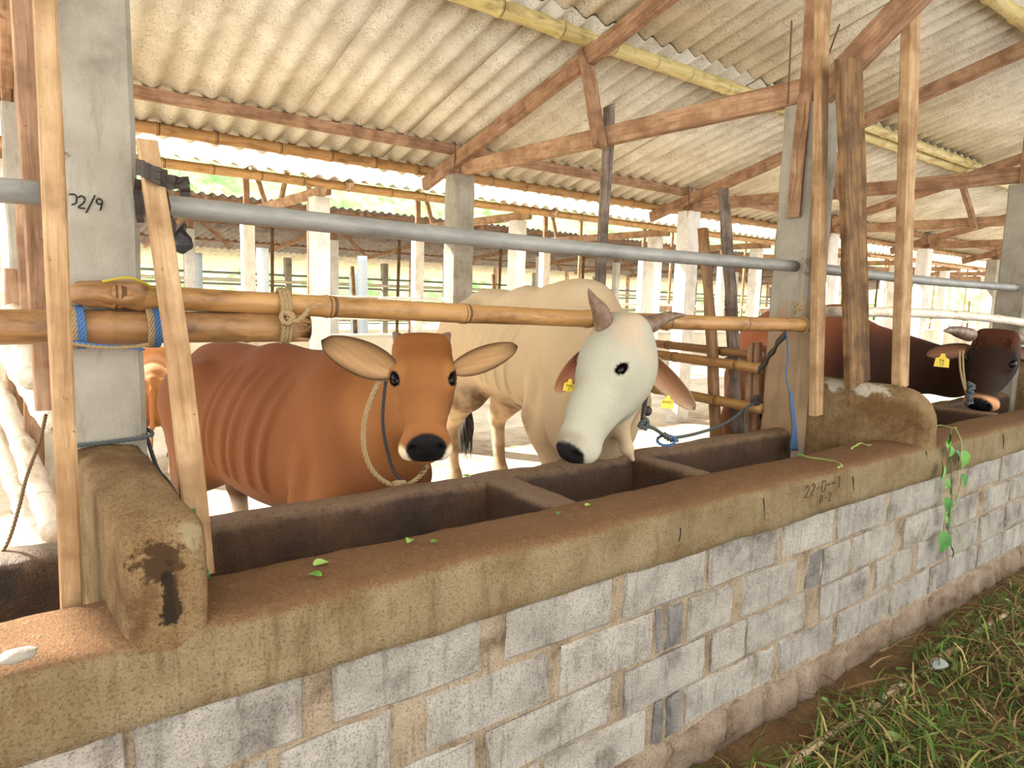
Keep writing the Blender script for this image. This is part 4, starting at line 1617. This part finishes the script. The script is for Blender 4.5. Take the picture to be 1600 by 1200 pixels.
Ok = at(1545, 562, 1.62)
f_, u_ = headframe(Ok, math.radians(22), math.radians(10), math.radians(-3))
T3, H3, RH3, B3, _ = cow('dark_bull', 'dark brown bull with pale muzzle ring and yellow ear tag, nose down in the trough', (5.42, 1.78, .17), (-.50, -.86, 0), 1.13, Ok, f_, u_, 1.16, coat_bull, .013,
                         hump=.07, neckmid=at(1490, 580, 2.05), wide=1.15, belly=(.80, .33))
t_ = towards(Ok)
add_ear(T3, at(1510, 545, 1.66), at(1447, 551, 1.66), t_ + np.array([0, 0, -.2]), .055, .35, lin(122, 78, 46), lin(34, 22, 18), lin(44, 28, 22), fat=.7)
add_ear(T3, at(1583, 548, 1.70), at(1630, 560, 1.75), t_, .05, .35, lin(122, 78, 46), lin(34, 22, 18), lin(44, 28, 22), fat=.7)
horn(T3, [at(1515, 523, 1.64), at(1500, 519, 1.63), at(1487, 516, 1.62), at(1474, 517, 1.61)], .042)
horn(T3, [at(1580, 527, 1.64), at(1596, 530, 1.63), at(1612, 530, 1.62), at(1630, 522, 1.61)], .045)
eartag(T3, at(1472, 565, 1.63), t_, np.array([.15, 0, 1]), .075, ['04', '12'])
# curly forelock on the poll
v, f = [], []
for k in range(160):
    a, b = rng.uniform(-.20, -.06), rng.uniform(-.085, .085)
    c0 = H3((a, b, -.006 - .5 * max(0, -a - .13)))
    d0 = RH3 @ np.array([rng.uniform(-.2, .8), rng.uniform(-.5, .5), .9])
    vv, ff = sweep(smoothpath([c0, c0 + d0 * .014, c0 + d0 * .018 + RH3[:, 0] * .018], 3), [.005, .005, .004, .004, .003, .002, .001], 4, len(v))
    v += vv
    f += ff
t = NT('forelock', .9, .1)
t.b.inputs['Base Color'].default_value = lin(80, 44, 29)
o = mesh('forelock', v, f, t.m, T3, True)
o['kind'] = 'stuff'


# other cattle seen between the posts -------------------------------
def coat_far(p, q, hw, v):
    c = np.tile(np.array((lin(168, 112, 66) if v[:, 1].mean() > 4 else lin(118, 74, 48))[:3]), (len(v), 1))  # cattle out in the yard: lighter coat, sunlight put into the colour
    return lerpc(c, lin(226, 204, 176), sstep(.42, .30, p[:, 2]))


def simple_head(P, hd, drop):
    f = unit([hd[0] * .8, hd[1] * .8, -drop])
    return P, f, np.array([0, 0, 1.0]) + np.array([hd[0], hd[1], 0]) * .5


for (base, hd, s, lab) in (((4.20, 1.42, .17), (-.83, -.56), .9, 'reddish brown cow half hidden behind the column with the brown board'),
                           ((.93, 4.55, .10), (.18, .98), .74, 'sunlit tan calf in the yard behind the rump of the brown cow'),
                           ((9.4, 8.6, .1), (-.9, -.2), 1.05, 'tan cow standing in the white-columned shed')):
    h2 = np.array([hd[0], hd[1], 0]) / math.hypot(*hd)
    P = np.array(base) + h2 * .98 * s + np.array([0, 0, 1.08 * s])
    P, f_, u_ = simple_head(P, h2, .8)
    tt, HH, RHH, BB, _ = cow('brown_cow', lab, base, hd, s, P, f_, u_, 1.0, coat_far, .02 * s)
    for y in (-1, 1):
        add_ear(tt, HH((-.12, .085 * y, -.08)), HH((-.13, .25 * y, -.10)), RHH[:, 0] * .5 + RHH[:, 2], .05, .3, *pal)
# ------------------------------------------------------------------ writing
def strokes(parent, txt, origin, right, up, hgt, rad, mat, name, adv=.85):
    right, up = unit(right), unit(up)
    x = 0.0
    for chx in txt:
        for st in DIG.get(chx, []):
            pts = [np.array(origin) + right * (x + a * hgt * .62) + up * b * hgt for (a, b) in st]
            pts = smoothpath(pts, 3) if len(pts) > 2 else pts
            v, f = sweep(resample(pts, hgt * .12), rad, 5)
            mesh(name, v, f, mat, parent, True)
        x += hgt * adv
    return x


strokes(front_cols[0], 'J2/9', onwall(107, 322, .4965), (1, 0, -.06), (.05, 0, 1), .026, .0016, M['ink'], 'marker_stroke', .62)
strokes(wall, '22-0~~1', onwall(1258, 778, -.0195), (1, 0, .02), (0, 0, 1), .045, .0016, M['scratch'], 'scratched_stroke', .82)
strokes(wall, 'n-2', onwall(1281, 787, -.0195), (1, 0, .02), (0, 0, 1), .032, .0014, M['scratch'], 'scratched_stroke', .95)
for (a, b, r) in (((1192, 778), (1193, 812), .0035), ((1333, 745), (1332, 778), .002), ((1063, 825), (1060, 846), .003), ((1567, 680), (1567, 702), .003), ((1447, 705), (1447, 718), .002)):
    tube('plaster_crack', [onwall(*a, -.0165), onwall((a[0] + b[0]) / 2 + 1, (a[1] + b[1]) / 2, -.0165), onwall(*b, -.0165)], r, M['ink'], wall, 3, 5)


# ------------------------------------------------------------------ lashings and ropes
def ring(c, ax1, ax2, r1, r2, n=14, turns=1.0, drift=(0, 0, 0), ph=0.0):
    m = int(n * turns)
    return [np.array(c) + np.array(ax1) * r1 * math.cos(ph + 2 * math.pi * i / n) + np.array(ax2) * r2 * math.sin(ph + 2 * math.pi * i / n) + np.array(drift) * (i / m) for i in range(m + 1)]


YB = .465
t = thing('rope_lashing', at(170, 540, 1.73), 'blue and white rope lashing the thick bamboo to the marked column', 'rope', 'rope ties')
for px, mat, nm, dx in ((109, M['rope'], 'white_cord', 0), (117, M['rope_blue'], 'blue_cord', .006), (228, M['rope'], 'white_cord', 0), (236, M['rope_blue'], 'blue_cord', .004)):
    c = at(px, 511, 1.735)
    rope(nm, ring(c, (0, 1, 0), (0, 0, 1), .046, .043, 16, 3.0, (dx + .010, 0, 0)), .0045, mat, t)
rope('white_cord', [at(108, 536, 1.69), at(150, 542, 1.69), at(200, 543, 1.69), at(234, 538, 1.69)], .0045, M['rope'], t)
rope('blue_cord', [at(112, 534, 1.69), at(160, 540, 1.69), at(226, 546, 1.69)], .003, M['rope_blue'], t)

t = thing('rope_tie', at(440, 530, 1.70), 'beige fibre rope knotted round both bamboo rails', 'rope', 'rope ties')
c = at(441, 492, 1.73)
for k in range(3):
    rope('rope_loop', ring(c + np.array([.009 * k - .009, 0, -.002]), unit([.12, 1, 0]), (0, 0, 1), .046, .066, 18, 1.0, (.005, 0, 0), .3 * k), .006, M['rope'], t)
kn = at(447, 496, 1.675)
rope('rope_knot', [kn + np.array(q) * .022 for q in ((-.6, 0, .6), (.5, -.5, .4), (.6, -.2, -.6), (-.5, -.5, -.5), (-.4, 0, .5), (.5, -.6, .1), (0, -.4, -.8))], .0065, M['rope'], t)
rope('rope_end', [kn, at(462, 502, 1.66), at(476, 492, 1.66), at(484, 480, 1.67)], .006, M['rope'], t)

t = thing('rubber_tie', at(250, 290, 1.69), 'dark rubber strips binding the leaning post to the pipe', 'rubber strip', 'rope ties')


def ribbon(name, pts, w, mat, parent, wd=(0, 0, 1), th=.0025, n=5):
    P = np.array(smoothpath(pts, n))
    T = np.gradient(P, axis=0)
    T /= np.linalg.norm(T, axis=1)[:, None] + 1e-9
    Wd = np.array(wd, float)[None] - T * (T @ np.array(wd, float))[:, None]
    Wd /= np.linalg.norm(Wd, axis=1)[:, None] + 1e-9
    N = np.cross(T, Wd)
    v = []
    for i in range(len(P)):
        tw = .004 * math.sin(i * 1.3)
        for (a, b) in ((-.5, -1), (.5, -1), (.5, 1), (-.5, 1)):
            v.append(P[i] + Wd[i] * a * w + N[i] * (b * th + tw))
    f = strip_faces(len(P), 4)
    f += [(3, 2, 1, 0), tuple(range(4 * len(P) - 4, 4 * len(P)))]
    return mesh(name, v, f, mat, parent)


for k, (ya, yb) in enumerate(((252, 268), (258, 276), (264, 280), (270, 288))):
    ribbon('strip', [at(216, ya, 1.70), at(224, ya + 3, 1.655), at(244, yb - 4, 1.645), at(256, yb, 1.67), at(258, yb + 2, 1.74)], .0095, M['rubber'], t, (0, 0, 1))
ribbon('strip', [at(250, 276, 1.66), at(268, 280, 1.675), at(284, 283, 1.68), at(293, 282, 1.69)], .018, M['rubber'], t)
ribbon('strip', [at(252, 284, 1.66), at(266, 290, 1.67), at(280, 290, 1.675), at(292, 302, 1.69)], .016, M['rubber'], t)
ribbon('strip', [at(280, 280, 1.67), at(288, 290, 1.672), at(290, 306, 1.68)], .02, M['rubber'], t, (1, 0, 0))
ribbon('strip', [at(254, 300, 1.73), at(258, 318, 1.735), at(259, 338, 1.74)], .02, M['rubber'], t, (1, 0, 0))
ribbon('strip', [at(258, 336, 1.73), at(268, 350, 1.73), at(262, 372, 1.73), at(258, 390, 1.74)], .02, M['rubber'], t, (1, 0, 0))
ribbon('strip', [at(216, 280, 1.73), at(215, 310, 1.74), at(220, 348, 1.74)], .015, M['rubber'], t, (1, 0, 0))

t = thing('yellow_twine', at(292, 540, 1.69), 'thin yellow twine hanging beside the leaning post', 'twine', 'rope ties')
tube('twine', [at(160, 440, 1.69), at(200, 434, 1.68), at(225, 442, 1.68), at(240, 452, 1.70)], .0028, M['rope_yellow'], t)
tube('twine', [at(276, 486, 1.68), at(284, 510, 1.67), at(292, 535, 1.665), at(296, 553, 1.66)], .004, M['rope_yellow'], t)
tube('twine', [at(276, 488, 1.685), at(288, 515, 1.675), at(292, 552, 1.665)], .003, M['rope_yellow'], t)
# broken stub at the start of the yellow rail
sd = SDF()
a, b = at(124, 458, 1.72), at(214, 462, 1.725)
sd.cone(a, b, .026, .033, .01)
sd.ell(at(170, 452, 1.66), (.05, .03, .012), .008, None, True)
sd.ell(at(190, 455, 1.69), (.022, .03, .015), .006, None, True)
v, f = sd.build(.006)
v = v + np.array([[nz(p, 25, 1) * .008, nz(p, 40, 4) * .006, nz((p[0] * .3, p[1], p[2]), 60, 2) * .007] for p in v])
tag(mesh('bamboo_stub', v, f, M['bamboo_old'], None, True), 'splintered bamboo stub resting on the thick lashed rail', 'bamboo')

o = rope('column_rope', [(.103, .60, 1.158), (.103, .494, 1.152), (.12, .49, 1.15), (.20, .49, 1.152), (.272, .494, 1.158), (.274, .60, 1.16), (.274, .695, 1.165), (.103, .695, 1.16), (.103, .60, 1.158)], .005, M['rope_grey'])
tag(o, 'dark blue rope tied round the foot of the marked column', 'rope', 'rope ties')
o = tube('tie_rope', [(.276, .62, 1.155), at(245, 730, 1.86), at(262, 752, 1.82), at(280, 782, 1.66)], .005, M['rope_dark'])
tag(o, 'black cord running from the marked column to the leaning post', 'cord', 'rope ties')
o = rope('tie_rope', [at(72, 648, 2.0), at(62, 690, 1.95), at(42, 745, 1.9), at(28, 800, 1.85), at(8, 856, 1.85), at(-30, 900, 1.85)], .0042, M['rope_brown'])
tag(o, 'grey brown cord drooping across the white rails', 'cord', 'rope ties')

# neck rope of the brown cow
t = thing('neck_rope', at(620, 757, 1.93), 'beige rope collar round the neck of the brown cow', 'rope', 'cattle ropes')
rope('collar', [at(606, 592, 2.0), at(595, 594, 1.955), at(583, 615, 1.93), at(570, 655, 1.91), at(569, 700, 1.90), at(582, 735, 1.90), at(605, 755, 1.905), at(632, 759, 1.91), at(655, 745, 1.93), at(668, 728, 1.96)], .0085, M['rope'], t)
rope('collar', [at(603, 596, 1.96), at(600, 620, 1.945), at(598, 660, 1.93), at(604, 700, 1.925), at(616, 738, 1.925), at(634, 756, 1.92)], .006, M['rope_dark'], t)
rope('knot', [at(622, 757, 1.90) + np.array(q) * .02 for q in ((-1, 0, .3), (0, -.4, .5), (1, -.2, 0), (0, -.5, -.5), (-.8, -.2, -.1), (.4, -.5, .4), (1.2, 0, .2))], .0075, M['rope'], t)
rope('rope_end', [at(640, 757, 1.92), at(652, 748, 1.925), at(665, 731, 1.95)], .005, M['rope_dark'], t)

# halter and tether of the white cow
t = thing('halter_rope', at(1010, 690, 1.62), 'dark halter and tether of the white cow tied to the divider stake', 'rope', 'cattle ropes')
rope('halter', [at(1009, 572, 1.615), at(1009, 600, 1.61), at(1006, 630, 1.61), at(1003, 655, 1.62)], .0055, M['rope_dark'], t)
rope('halter', [at(1006, 575, 1.62), at(1011, 610, 1.62), at(1008, 640, 1.62), at(1002, 658, 1.62)], .0045, M['rope_grey'], t)
rope('knot', [at(1004, 662, 1.62) + np.array(q) * .022 for q in ((-1, 0, -.5), (0, -.5, .6), (.9, -.2, .2), (.2, -.6, -.6), (-.8, -.1, -.2), (.2, -.4, .8), (1.2, 0, -.1), (.3, -.4, -.9))], .008, M['rope_grey'], t)
rope('tether', [at(1006, 664, 1.62), at(1022, 670, 1.64), at(1038, 680, 1.67), at(1052, 684, 1.70), at(1090, 677, 1.79), at(1130, 663, 1.90), at(1160, 643, 1.96), at(1178, 628, 1.98)], .0075, M['rope_grey'], t)
rope('tether', [at(1038, 680, 1.67), at(1048, 686, 1.69), at(1056, 688, 1.70)], .013, M['rope_grey'], t)
rope('knot', [at(1180, 625, 1.97) + np.array(q) * .03 for q in ((-1, 0, -.5), (0, -.5, .6), (.9, -.2, .2), (.2, -.6, -.6), (-.8, -.1, -.2), (.2, -.4, .8), (.6, 0, -.1))], .009, M['rope_dark'], t)
rope('rope_end', [at(1178, 630, 1.95), at(1168, 636, 1.94), at(1163, 650, 1.94), at(1162, 680, 1.94)], .006, M['rope_grey'], t)
rope('blue_ring', ring(at(1041, 688, 1.69), unit(np.array([.8, -.6, 0])), (0, 0, 1), .035, .02, 14, 1.0), .006, M['rope_blue'], t)
ball('leather_knob', at(1012, 642, 1.66), .016, M['rubber'], t, (1, 1, 1.2))

o = ribbon('rubber_strap', [at(1186, 580, 1.93), at(1200, 560, 1.86), at(1213, 540, 1.78), at(1228, 519, 1.72)], .034, M['rubber'], None, (.3, 0, 1), .006)
tag(o, 'black rubber strap slung from the yellow rail to the divider', 'strap', 'rope ties')
t = thing('blue_string', at(1242, 700, 1.74), 'frayed blue string hanging down the second column', 'string', 'rope ties')
rope('string', [at(1229, 522, 1.71), at(1231, 550, 1.73), at(1229, 590, 1.735), at(1234, 615, 1.735), at(1237, 640, 1.73)], .004, M['rope_blue'], t)
for k in range(9):
    dx = (k - 4) * 1.6
    tube('strand', [at(1235 + dx * .3, 612, 1.735), at(1238 + dx * .4, 640, 1.73), at(1241 + dx * .5, 668, 1.73), at(1240 + dx, 704, 1.735)], .0035, M['rope_blue'] if k % 3 else M['rope_grey'], t, 4, 5)
t = thing('rope_tie', at(1254, 508, 1.70), 'pale string tie with frayed end on the yellow rail at the second column', 'rope', 'rope ties')
c = at(1252, 508, 1.735)
rope('loop', ring(c, (0, 1, 0), (0, 0, 1), .037, .037, 14, 2.0, (.01, 0, 0)), .0045, M['rope'], t)
for k in range(16):
    a0 = at(1243, 490, 1.69)
    tube('fibre', [a0, a0 + np.array([rng.uniform(-.03, .03), rng.uniform(-.02, 0), rng.uniform(.01, .03)]), a0 + np.array([rng.uniform(-.05, .05), rng.uniform(-.03, .01), rng.uniform(.02, .065)])], .0022, M['rope'], t, 3, 4)
# halter of the bull
t = thing('halter_rope', at(1508, 612, 1.5), 'pale thin halter with dark knot on the cheek of the dark bull', 'rope', 'cattle ropes')
for dx in (0, 5):
    tube('halter', [at(1499 + dx, 548, 1.60), at(1500 + dx, 575, 1.58), at(1505 + dx * .6, 600, 1.565), at(1511, 618, 1.56)], .006, M['rope'], t)
rope('knot', [at(1512, 612, 1.555) + np.array(q) * .05 for q in ((-.4, 0, 1), (.5, -.4, .6), (-.5, -.3, .2), (.5, -.3, -.2), (-.4, -.2, -.6), (.5, -.3, -1), (0, 0, -1.5))], .016, M['rope_grey'], t)
tube('halter', [at(1512, 622, 1.55), at(1520, 630, 1.545)], .006, M['rope'], t)

# black bag on the farther shed, blue-white pipes, loose rods
t = thing('plastic_bag', at(283, 390, 14.6), 'black plastic bag hanging on a column across the yard', 'bag')
S = SDF()
S.ell(at(283, 380, 14.6), (.20, .14, .20), .1)
S.cone(at(283, 374, 14.6), at(284, 358, 14.6), .16, .04, .1)
S.cone(at(284, 360, 14.6), at(288, 353, 14.6), .04, .06, .03)
v, f = S.build(.03)
v = v + np.array([[nz(p, 7, 1) * .05, nz(p, 7, 5) * .05, nz(p, 9, 3) * .03] for p in v])
mesh('bag_body', v, f, M['bag'], t, True)
M['pvc'] = m_plain('pvc_pale_blue', lin(196, 210, 222), .4)
for (a, b, D, r) in (((410, 388), (412, 425), 12.0, .1), ((566, 400), (569, 455), 13, .1), ((552, 425), (556, 458), 13.5, .09), ((308, 395), (308, 425), 15.5, .1)):
    pa, pb_ = at(*a, D), at(*b, D)
    o = pole('plastic_pipe', (pb_[0], pb_[1], .08), pa, r, r, M['pvc'], None, 0, 12)
    tag(o, {410: 'short pale blue pipe standing near a far post', 566: 'tall pale blue pipe standing in the far shed', 552: 'shorter pale blue pipe beside the tall one', 308: 'pale blue pipe behind the hanging black bag'}[a[0]], 'pipe', 'pale blue pipes')
for (a, b, D) in (((1237, 32), (1231, 162), 1.92), ((1312, 38), (1285, 112), 1.84)):
    o = tube('rebar_rod', [at(*a, D), at((a[0] + b[0]) / 2, (a[1] + b[1]) / 2, D), at(*b, D)], .004, M['wire'])
    tag(o, 'rusty rod sticking up from the second column, ' + ('longer one' if a[0] == 1237 else 'shorter bent one'), 'rod', 'rusty rods')
o = tube('loose_wire', [(3.062, .57, 2.46), (3.060, .575, 2.35), (3.060, .59, 2.24), (3.060, .585, 2.12), (3.058, .605, 1.97)], .0018, M['rope'])
tag(o, 'thin pale wire down the brown board', 'wire')

# ------------------------------------------------------------------ leaves, vine, crumbs on the rim
def m_leaf(name, c1, c2):
    t = NT(name, .55, .35)
    t.color(t.ramp(t.noise(t.coords(), 18, 4), [(.35, c1), (.65, c2)]))
    return t.m


M['leaf'] = m_leaf('leaf_green', lin(66, 120, 40), lin(108, 160, 66))
M['leaf_pale'] = m_leaf('leaf_pale', lin(128, 168, 84), lin(166, 190, 112))
M['straw'] = m_leaf('straw', lin(178, 156, 104), lin(206, 188, 140))
M['leaf_dark'] = m_leaf('leaf_dark', lin(42, 92, 30), lin(70, 128, 44))


def leafmesh(name, c, ax, nrm, L, W, mat, parent=None, fold=.25, curl=.2):
    ax = unit(ax)
    n = unit(np.array(nrm) - ax * (np.array(nrm) @ ax))
    s = np.cross(n, ax)
    v = []
    m = 6
    for i in range(m + 1):
        t = i / m
        w = W * (math.sin(math.pi * min(1, t * .92 + .06)) ** .8) * (1.15 - .5 * t)
        for k in (-1, 0, 1):
            v.append(np.array(c) + ax * L * t + s * k * w * .5 + n * (fold * abs(k) * w * .5 + curl * L * (t - .3) ** 2 * (-1)))
    f = strip_faces(m + 1, 3, False)
    o = mesh(name, v, f, mat, parent, True)
    return o


LG = 'leaf scraps on the trough rim'
for i, (px, py, w, lab) in enumerate(((502, 880, .035, 'largest pale leaf scrap on the rim near the leaning post'), (513, 897, .03, 'leaf scrap just below the largest one on the rim'),
                                      (650, 840, .028, 'leaf scrap on the rim below the brown cow'), (679, 846, .02, 'small leaf scrap next to the one below the brown cow'),
                                      (741, 744, .03, 'leaf scrap on the back rim beside the brown cow'), (877, 799, .022, 'leaf scrap on the rim in front of the first cross wall'),
                                      (919, 789, .022, 'leaf scrap on the rim below the white muzzle'), (1262, 712, .03, 'leaf scrap on the rim above the scratched date'))):
    z = .915
    c = onz(px, py, z)
    o = leafmesh('leaf_scrap', c - np.array([w * .5, 0, 0]), (math.cos(i * 2.1), math.sin(i * 2.1) * .6, .12), (.1 * math.sin(i), -.15, 1), w, w * .8, M['leaf_pale'] if i % 2 == 0 else M['leaf'], None, .3, .4)
    tag(o, lab, 'leaf', LG)
for i, (px, py, L, ang, lab) in enumerate(((1345, 697, .10, .1, 'green blade lying on the rim below the round-nosed partition'), (1436, 671, .10, -.1, 'green blade at the foot of the round-nosed partition'),
                                           (1468, 668, .12, -.3, 'bright green blade beside the vine on the rim'), (1316, 728, .05, 2.2, 'short green blade drooping over the rim by the scratched date'))):
    c = onz(px, py, .915)
    o = ribbon('grass_blade', [c - np.array([L, .01, .0]), c + np.array([0, .01, .008]), c + np.array([L * .7, -.02 + .1 * ang, 0])], .007, M['leaf_pale'], None, (0, 1, .2), .0006)
    tag(o, lab, 'grass blade', 'green blades on the rim')
o = ribbon('grass_blade', [at(300, 795, 1.46), at(308, 840, 1.45), at(318, 885, 1.44), at(324, 903, 1.44)], .012, M['leaf_dark'], None, (1, 0, 0), .0008)
tag(o, 'green blade standing at the foot of the leaning post', 'grass blade', 'green blades on the rim')
for i, (px, py, r, lab) in enumerate(((605, 886, .018, 'biggest white cement lump on the rim'), (583, 891, .012, 'smaller white cement lump beside the biggest'), (468, 917, .015, 'white cement lump on the rim nearer the leaning post'),
                                      (25, 1024, .016, 'white cement lump on the rim near the picture edge'))):
    S = SDF()
    c = onz(px, py, .893) if py < 1000 else onwall(px, py, -.006)
    S.ell(c, (r * 1.5, r * 1.1, r * .7), .01)
    S.ell(c + np.array([r, 0, 0]), (r * .8, r * .7, r * .5), .008)
    v, f = S.build(.005)
    v = v + np.array([[nz(p, 60, 1) * .003, nz(p, 60, 5) * .003, nz(p, 60, 3) * .003] for p in v])
    tag(mesh('cement_lump', v, f, M['column'], None, True), lab, 'lump', 'white cement lumps')

t = thing('hanging_vine', onwall(1485, 690, -.03), 'green leafy vine hanging over the rim and down the blocks', 'vine')
stem = [(1487, 668), (1484, 690), (1486, 730), (1487, 770), (1484, 800), (1482, 830), (1488, 860)]
tube('stem', [onwall(x, y, -.03) for x, y in stem], .0025, M['leaf_dark'], t, 6, 5)
tube('stem', [onwall(x, y, -.032) for x, y in ((1492, 668), (1502, 690), (1503, 725), (1500, 760), (1494, 790), (1486, 800), (1494, 825), (1506, 848))], .0022, M['leaf_pale'], t, 6, 5)
for i, (x, y, sz) in enumerate(((1482, 682, .06), (1478, 694, .05), (1486, 704, .055), (1493, 712, .06), (1504, 714, .08), (1471, 735, .09), (1501, 752, .08), (1479, 754, .05), (1482, 764, .05), (1476, 787, .07), (1477, 800, .04), (1475, 815, .06), (1472, 842, .10), (1487, 862, .06))):
    c = onwall(x, y, -.04)
    an = i * 2.4
    leafmesh('leaf', c - np.array([0, 0, -sz * .4]), (.5 * math.sin(an), -.2, -.85), (.4 * math.cos(an), -1, .35), sz, sz * .85, M['leaf'] if i % 3 else M['leaf_dark'], t, .3, .3)

# ------------------------------------------------------------------ cut grass in the aisle
t = NT('cut_grass', .75, .2)
a_ = t.n('ShaderNodeVertexColor')
a_.layer_name = 'coat'
t.color(a_.outputs[0])
M['grass'] = t.m
gv, gf, gc = [], [], []
GR = [lin(78, 96, 40), lin(104, 118, 56), lin(56, 78, 30), lin(132, 126, 72), lin(160, 136, 90), lin(88, 68, 42), lin(116, 90, 58)]


def wallgap(x):
    return -.10 - .10 * abs(nz((x, 0, 0), 2.5, 3)) - (.05 if x < 2.2 else 0)


gr = random.Random(12)
n = 0
while n < 15000:
    x = gr.uniform(1.2, 7.0) if gr.random() < .8 else gr.uniform(1.2, 3.6)
    y = gr.uniform(-1.7, -.05)
    if y > wallgap(x) and gr.random() < .93:
        continue
    den = .5 + .9 * nz((x, y, 0), 1.6, 6)
    if gr.random() > den + .45:
        continue
    n += 1
    an = gr.gauss(.35, .8) if gr.random() < .6 else gr.uniform(0, 6.28)
    L = gr.uniform(.05, .2) if gr.random() < .8 else gr.uniform(.2, .42)
    w = gr.uniform(.0015, .0042) * (1.8 if gr.random() < .12 else 1)
    z0 = .006 + gr.random() ** 2 * .06
    col = np.array(gr.choice(GR if gr.random() < .72 else GR[:3])[:3]) * gr.uniform(.7, 1.15)
    d = np.array([math.cos(an), math.sin(an), 0])
    s = np.array([-d[1], d[0], 0])
    lift = gr.uniform(-.01, .05) + (.06 if gr.random() < .06 else 0)
    bend = gr.uniform(-.25, .25) * L
    b = len(gv)
    for i in range(4):
        tt = i / 3
        ww = w * (1 - .85 * tt ** 2)
        c = np.array([x, y, z0]) + d * L * (tt - .5) + s * bend * tt * tt + np.array([0, 0, lift * math.sin(tt * math.pi * .8)])
        c[2] = max(c[2], .004)
        c[1] = min(c[1], -.02)
        tl = gr.uniform(-.5, .5)
        gv += [c - s * ww + np.array([0, 0, -tl * ww]), c + s * ww + np.array([0, 0, tl * ww])]
        gc += [col, col]
    for i in range(3):
        gf.append((b + 2 * i, b + 2 * i + 1, b + 2 * i + 3, b + 2 * i + 2))
for k in range(420):
    x, y = gr.uniform(1.3, 6.0), gr.uniform(-1.5, -.08)
    if y > wallgap(x):
        continue
    L = gr.uniform(.02, .055)
    an = gr.uniform(0, 6.28)
    d = unit([math.cos(an), math.sin(an), gr.uniform(-.2, .3)])
    nn = unit([gr.uniform(-.4, .4), gr.uniform(-.4, .4), 1])
    s = np.cross(nn, d)
    z0 = .012 + gr.random() * .05
    col = np.array(gr.choice([lin(72, 106, 42), lin(104, 128, 66), lin(128, 146, 86), lin(58, 90, 34)])[:3])
    b = len(gv)
    for i in range(5):
        tt = i / 4
        ww = L * .38 * math.sin(math.pi * min(1, tt * .9 + .08)) ** .7
        c = np.array([x, y, z0]) + d * L * tt
        gv += [c - s * ww + nn * ww * .3, c, c + s * ww + nn * ww * .3]
        gc += [col] * 3
    for i in range(4):
        for q in (0, 1):
            gf.append((b + 3 * i + q, b + 3 * i + q + 1, b + 3 * i + 3 + q + 1, b + 3 * i + 3 + q))
o = mesh('grass', gv, gf, M['grass'], None)
setcol(o, np.array(gc))
tag(o, 'trampled cut grass and leaves strewn along the aisle', 'grass', None, 'stuff')
M['stalk'] = m_bamboo('pale_stalk', lin(176, 152, 116), lin(200, 180, 146), lin(140, 110, 76))
for (a, b, r, lab) in (((1222, 1205), (1372, 1102), .014, 'pale cut stalk lying in the grass nearest the viewer'), ((1378, 1094), (1412, 1070), .014, 'short pale stalk piece half under the grass'),
                       ((1440, 1052), (1500, 1010), .016, 'pale stalk piece beside a torn scrap in the grass'), ((1512, 1000), (1592, 950), .012, 'far pale stalk piece in the grass')):
    A_, B_ = onz(*a, .022), onz(*b, .022)
    o = pole('cut_stalk', A_, B_, r, r * .9, M['stalk'], None, .16, 10, bend=.01, seed=a[0])
    tag(o, lab, 'stalk', 'pale stalks in the grass')
S = SDF()
c = onz(1467, 1040, .06)
S.ell(c, (.05, .03, .008), .01)
v, f = S.build(.008)
v = v + np.array([[nz(p, 30, 1) * .02, nz(p, 30, 5) * .02, nz(p, 24, 3) * .02] for p in v])
M['scrap'] = m_plain('plastic_scrap', lin(132, 142, 136), .5)
tag(mesh('plastic_scrap', v, f, M['scrap'], None, True), 'crumpled pale plastic scrap lying in the grass', 'litter')
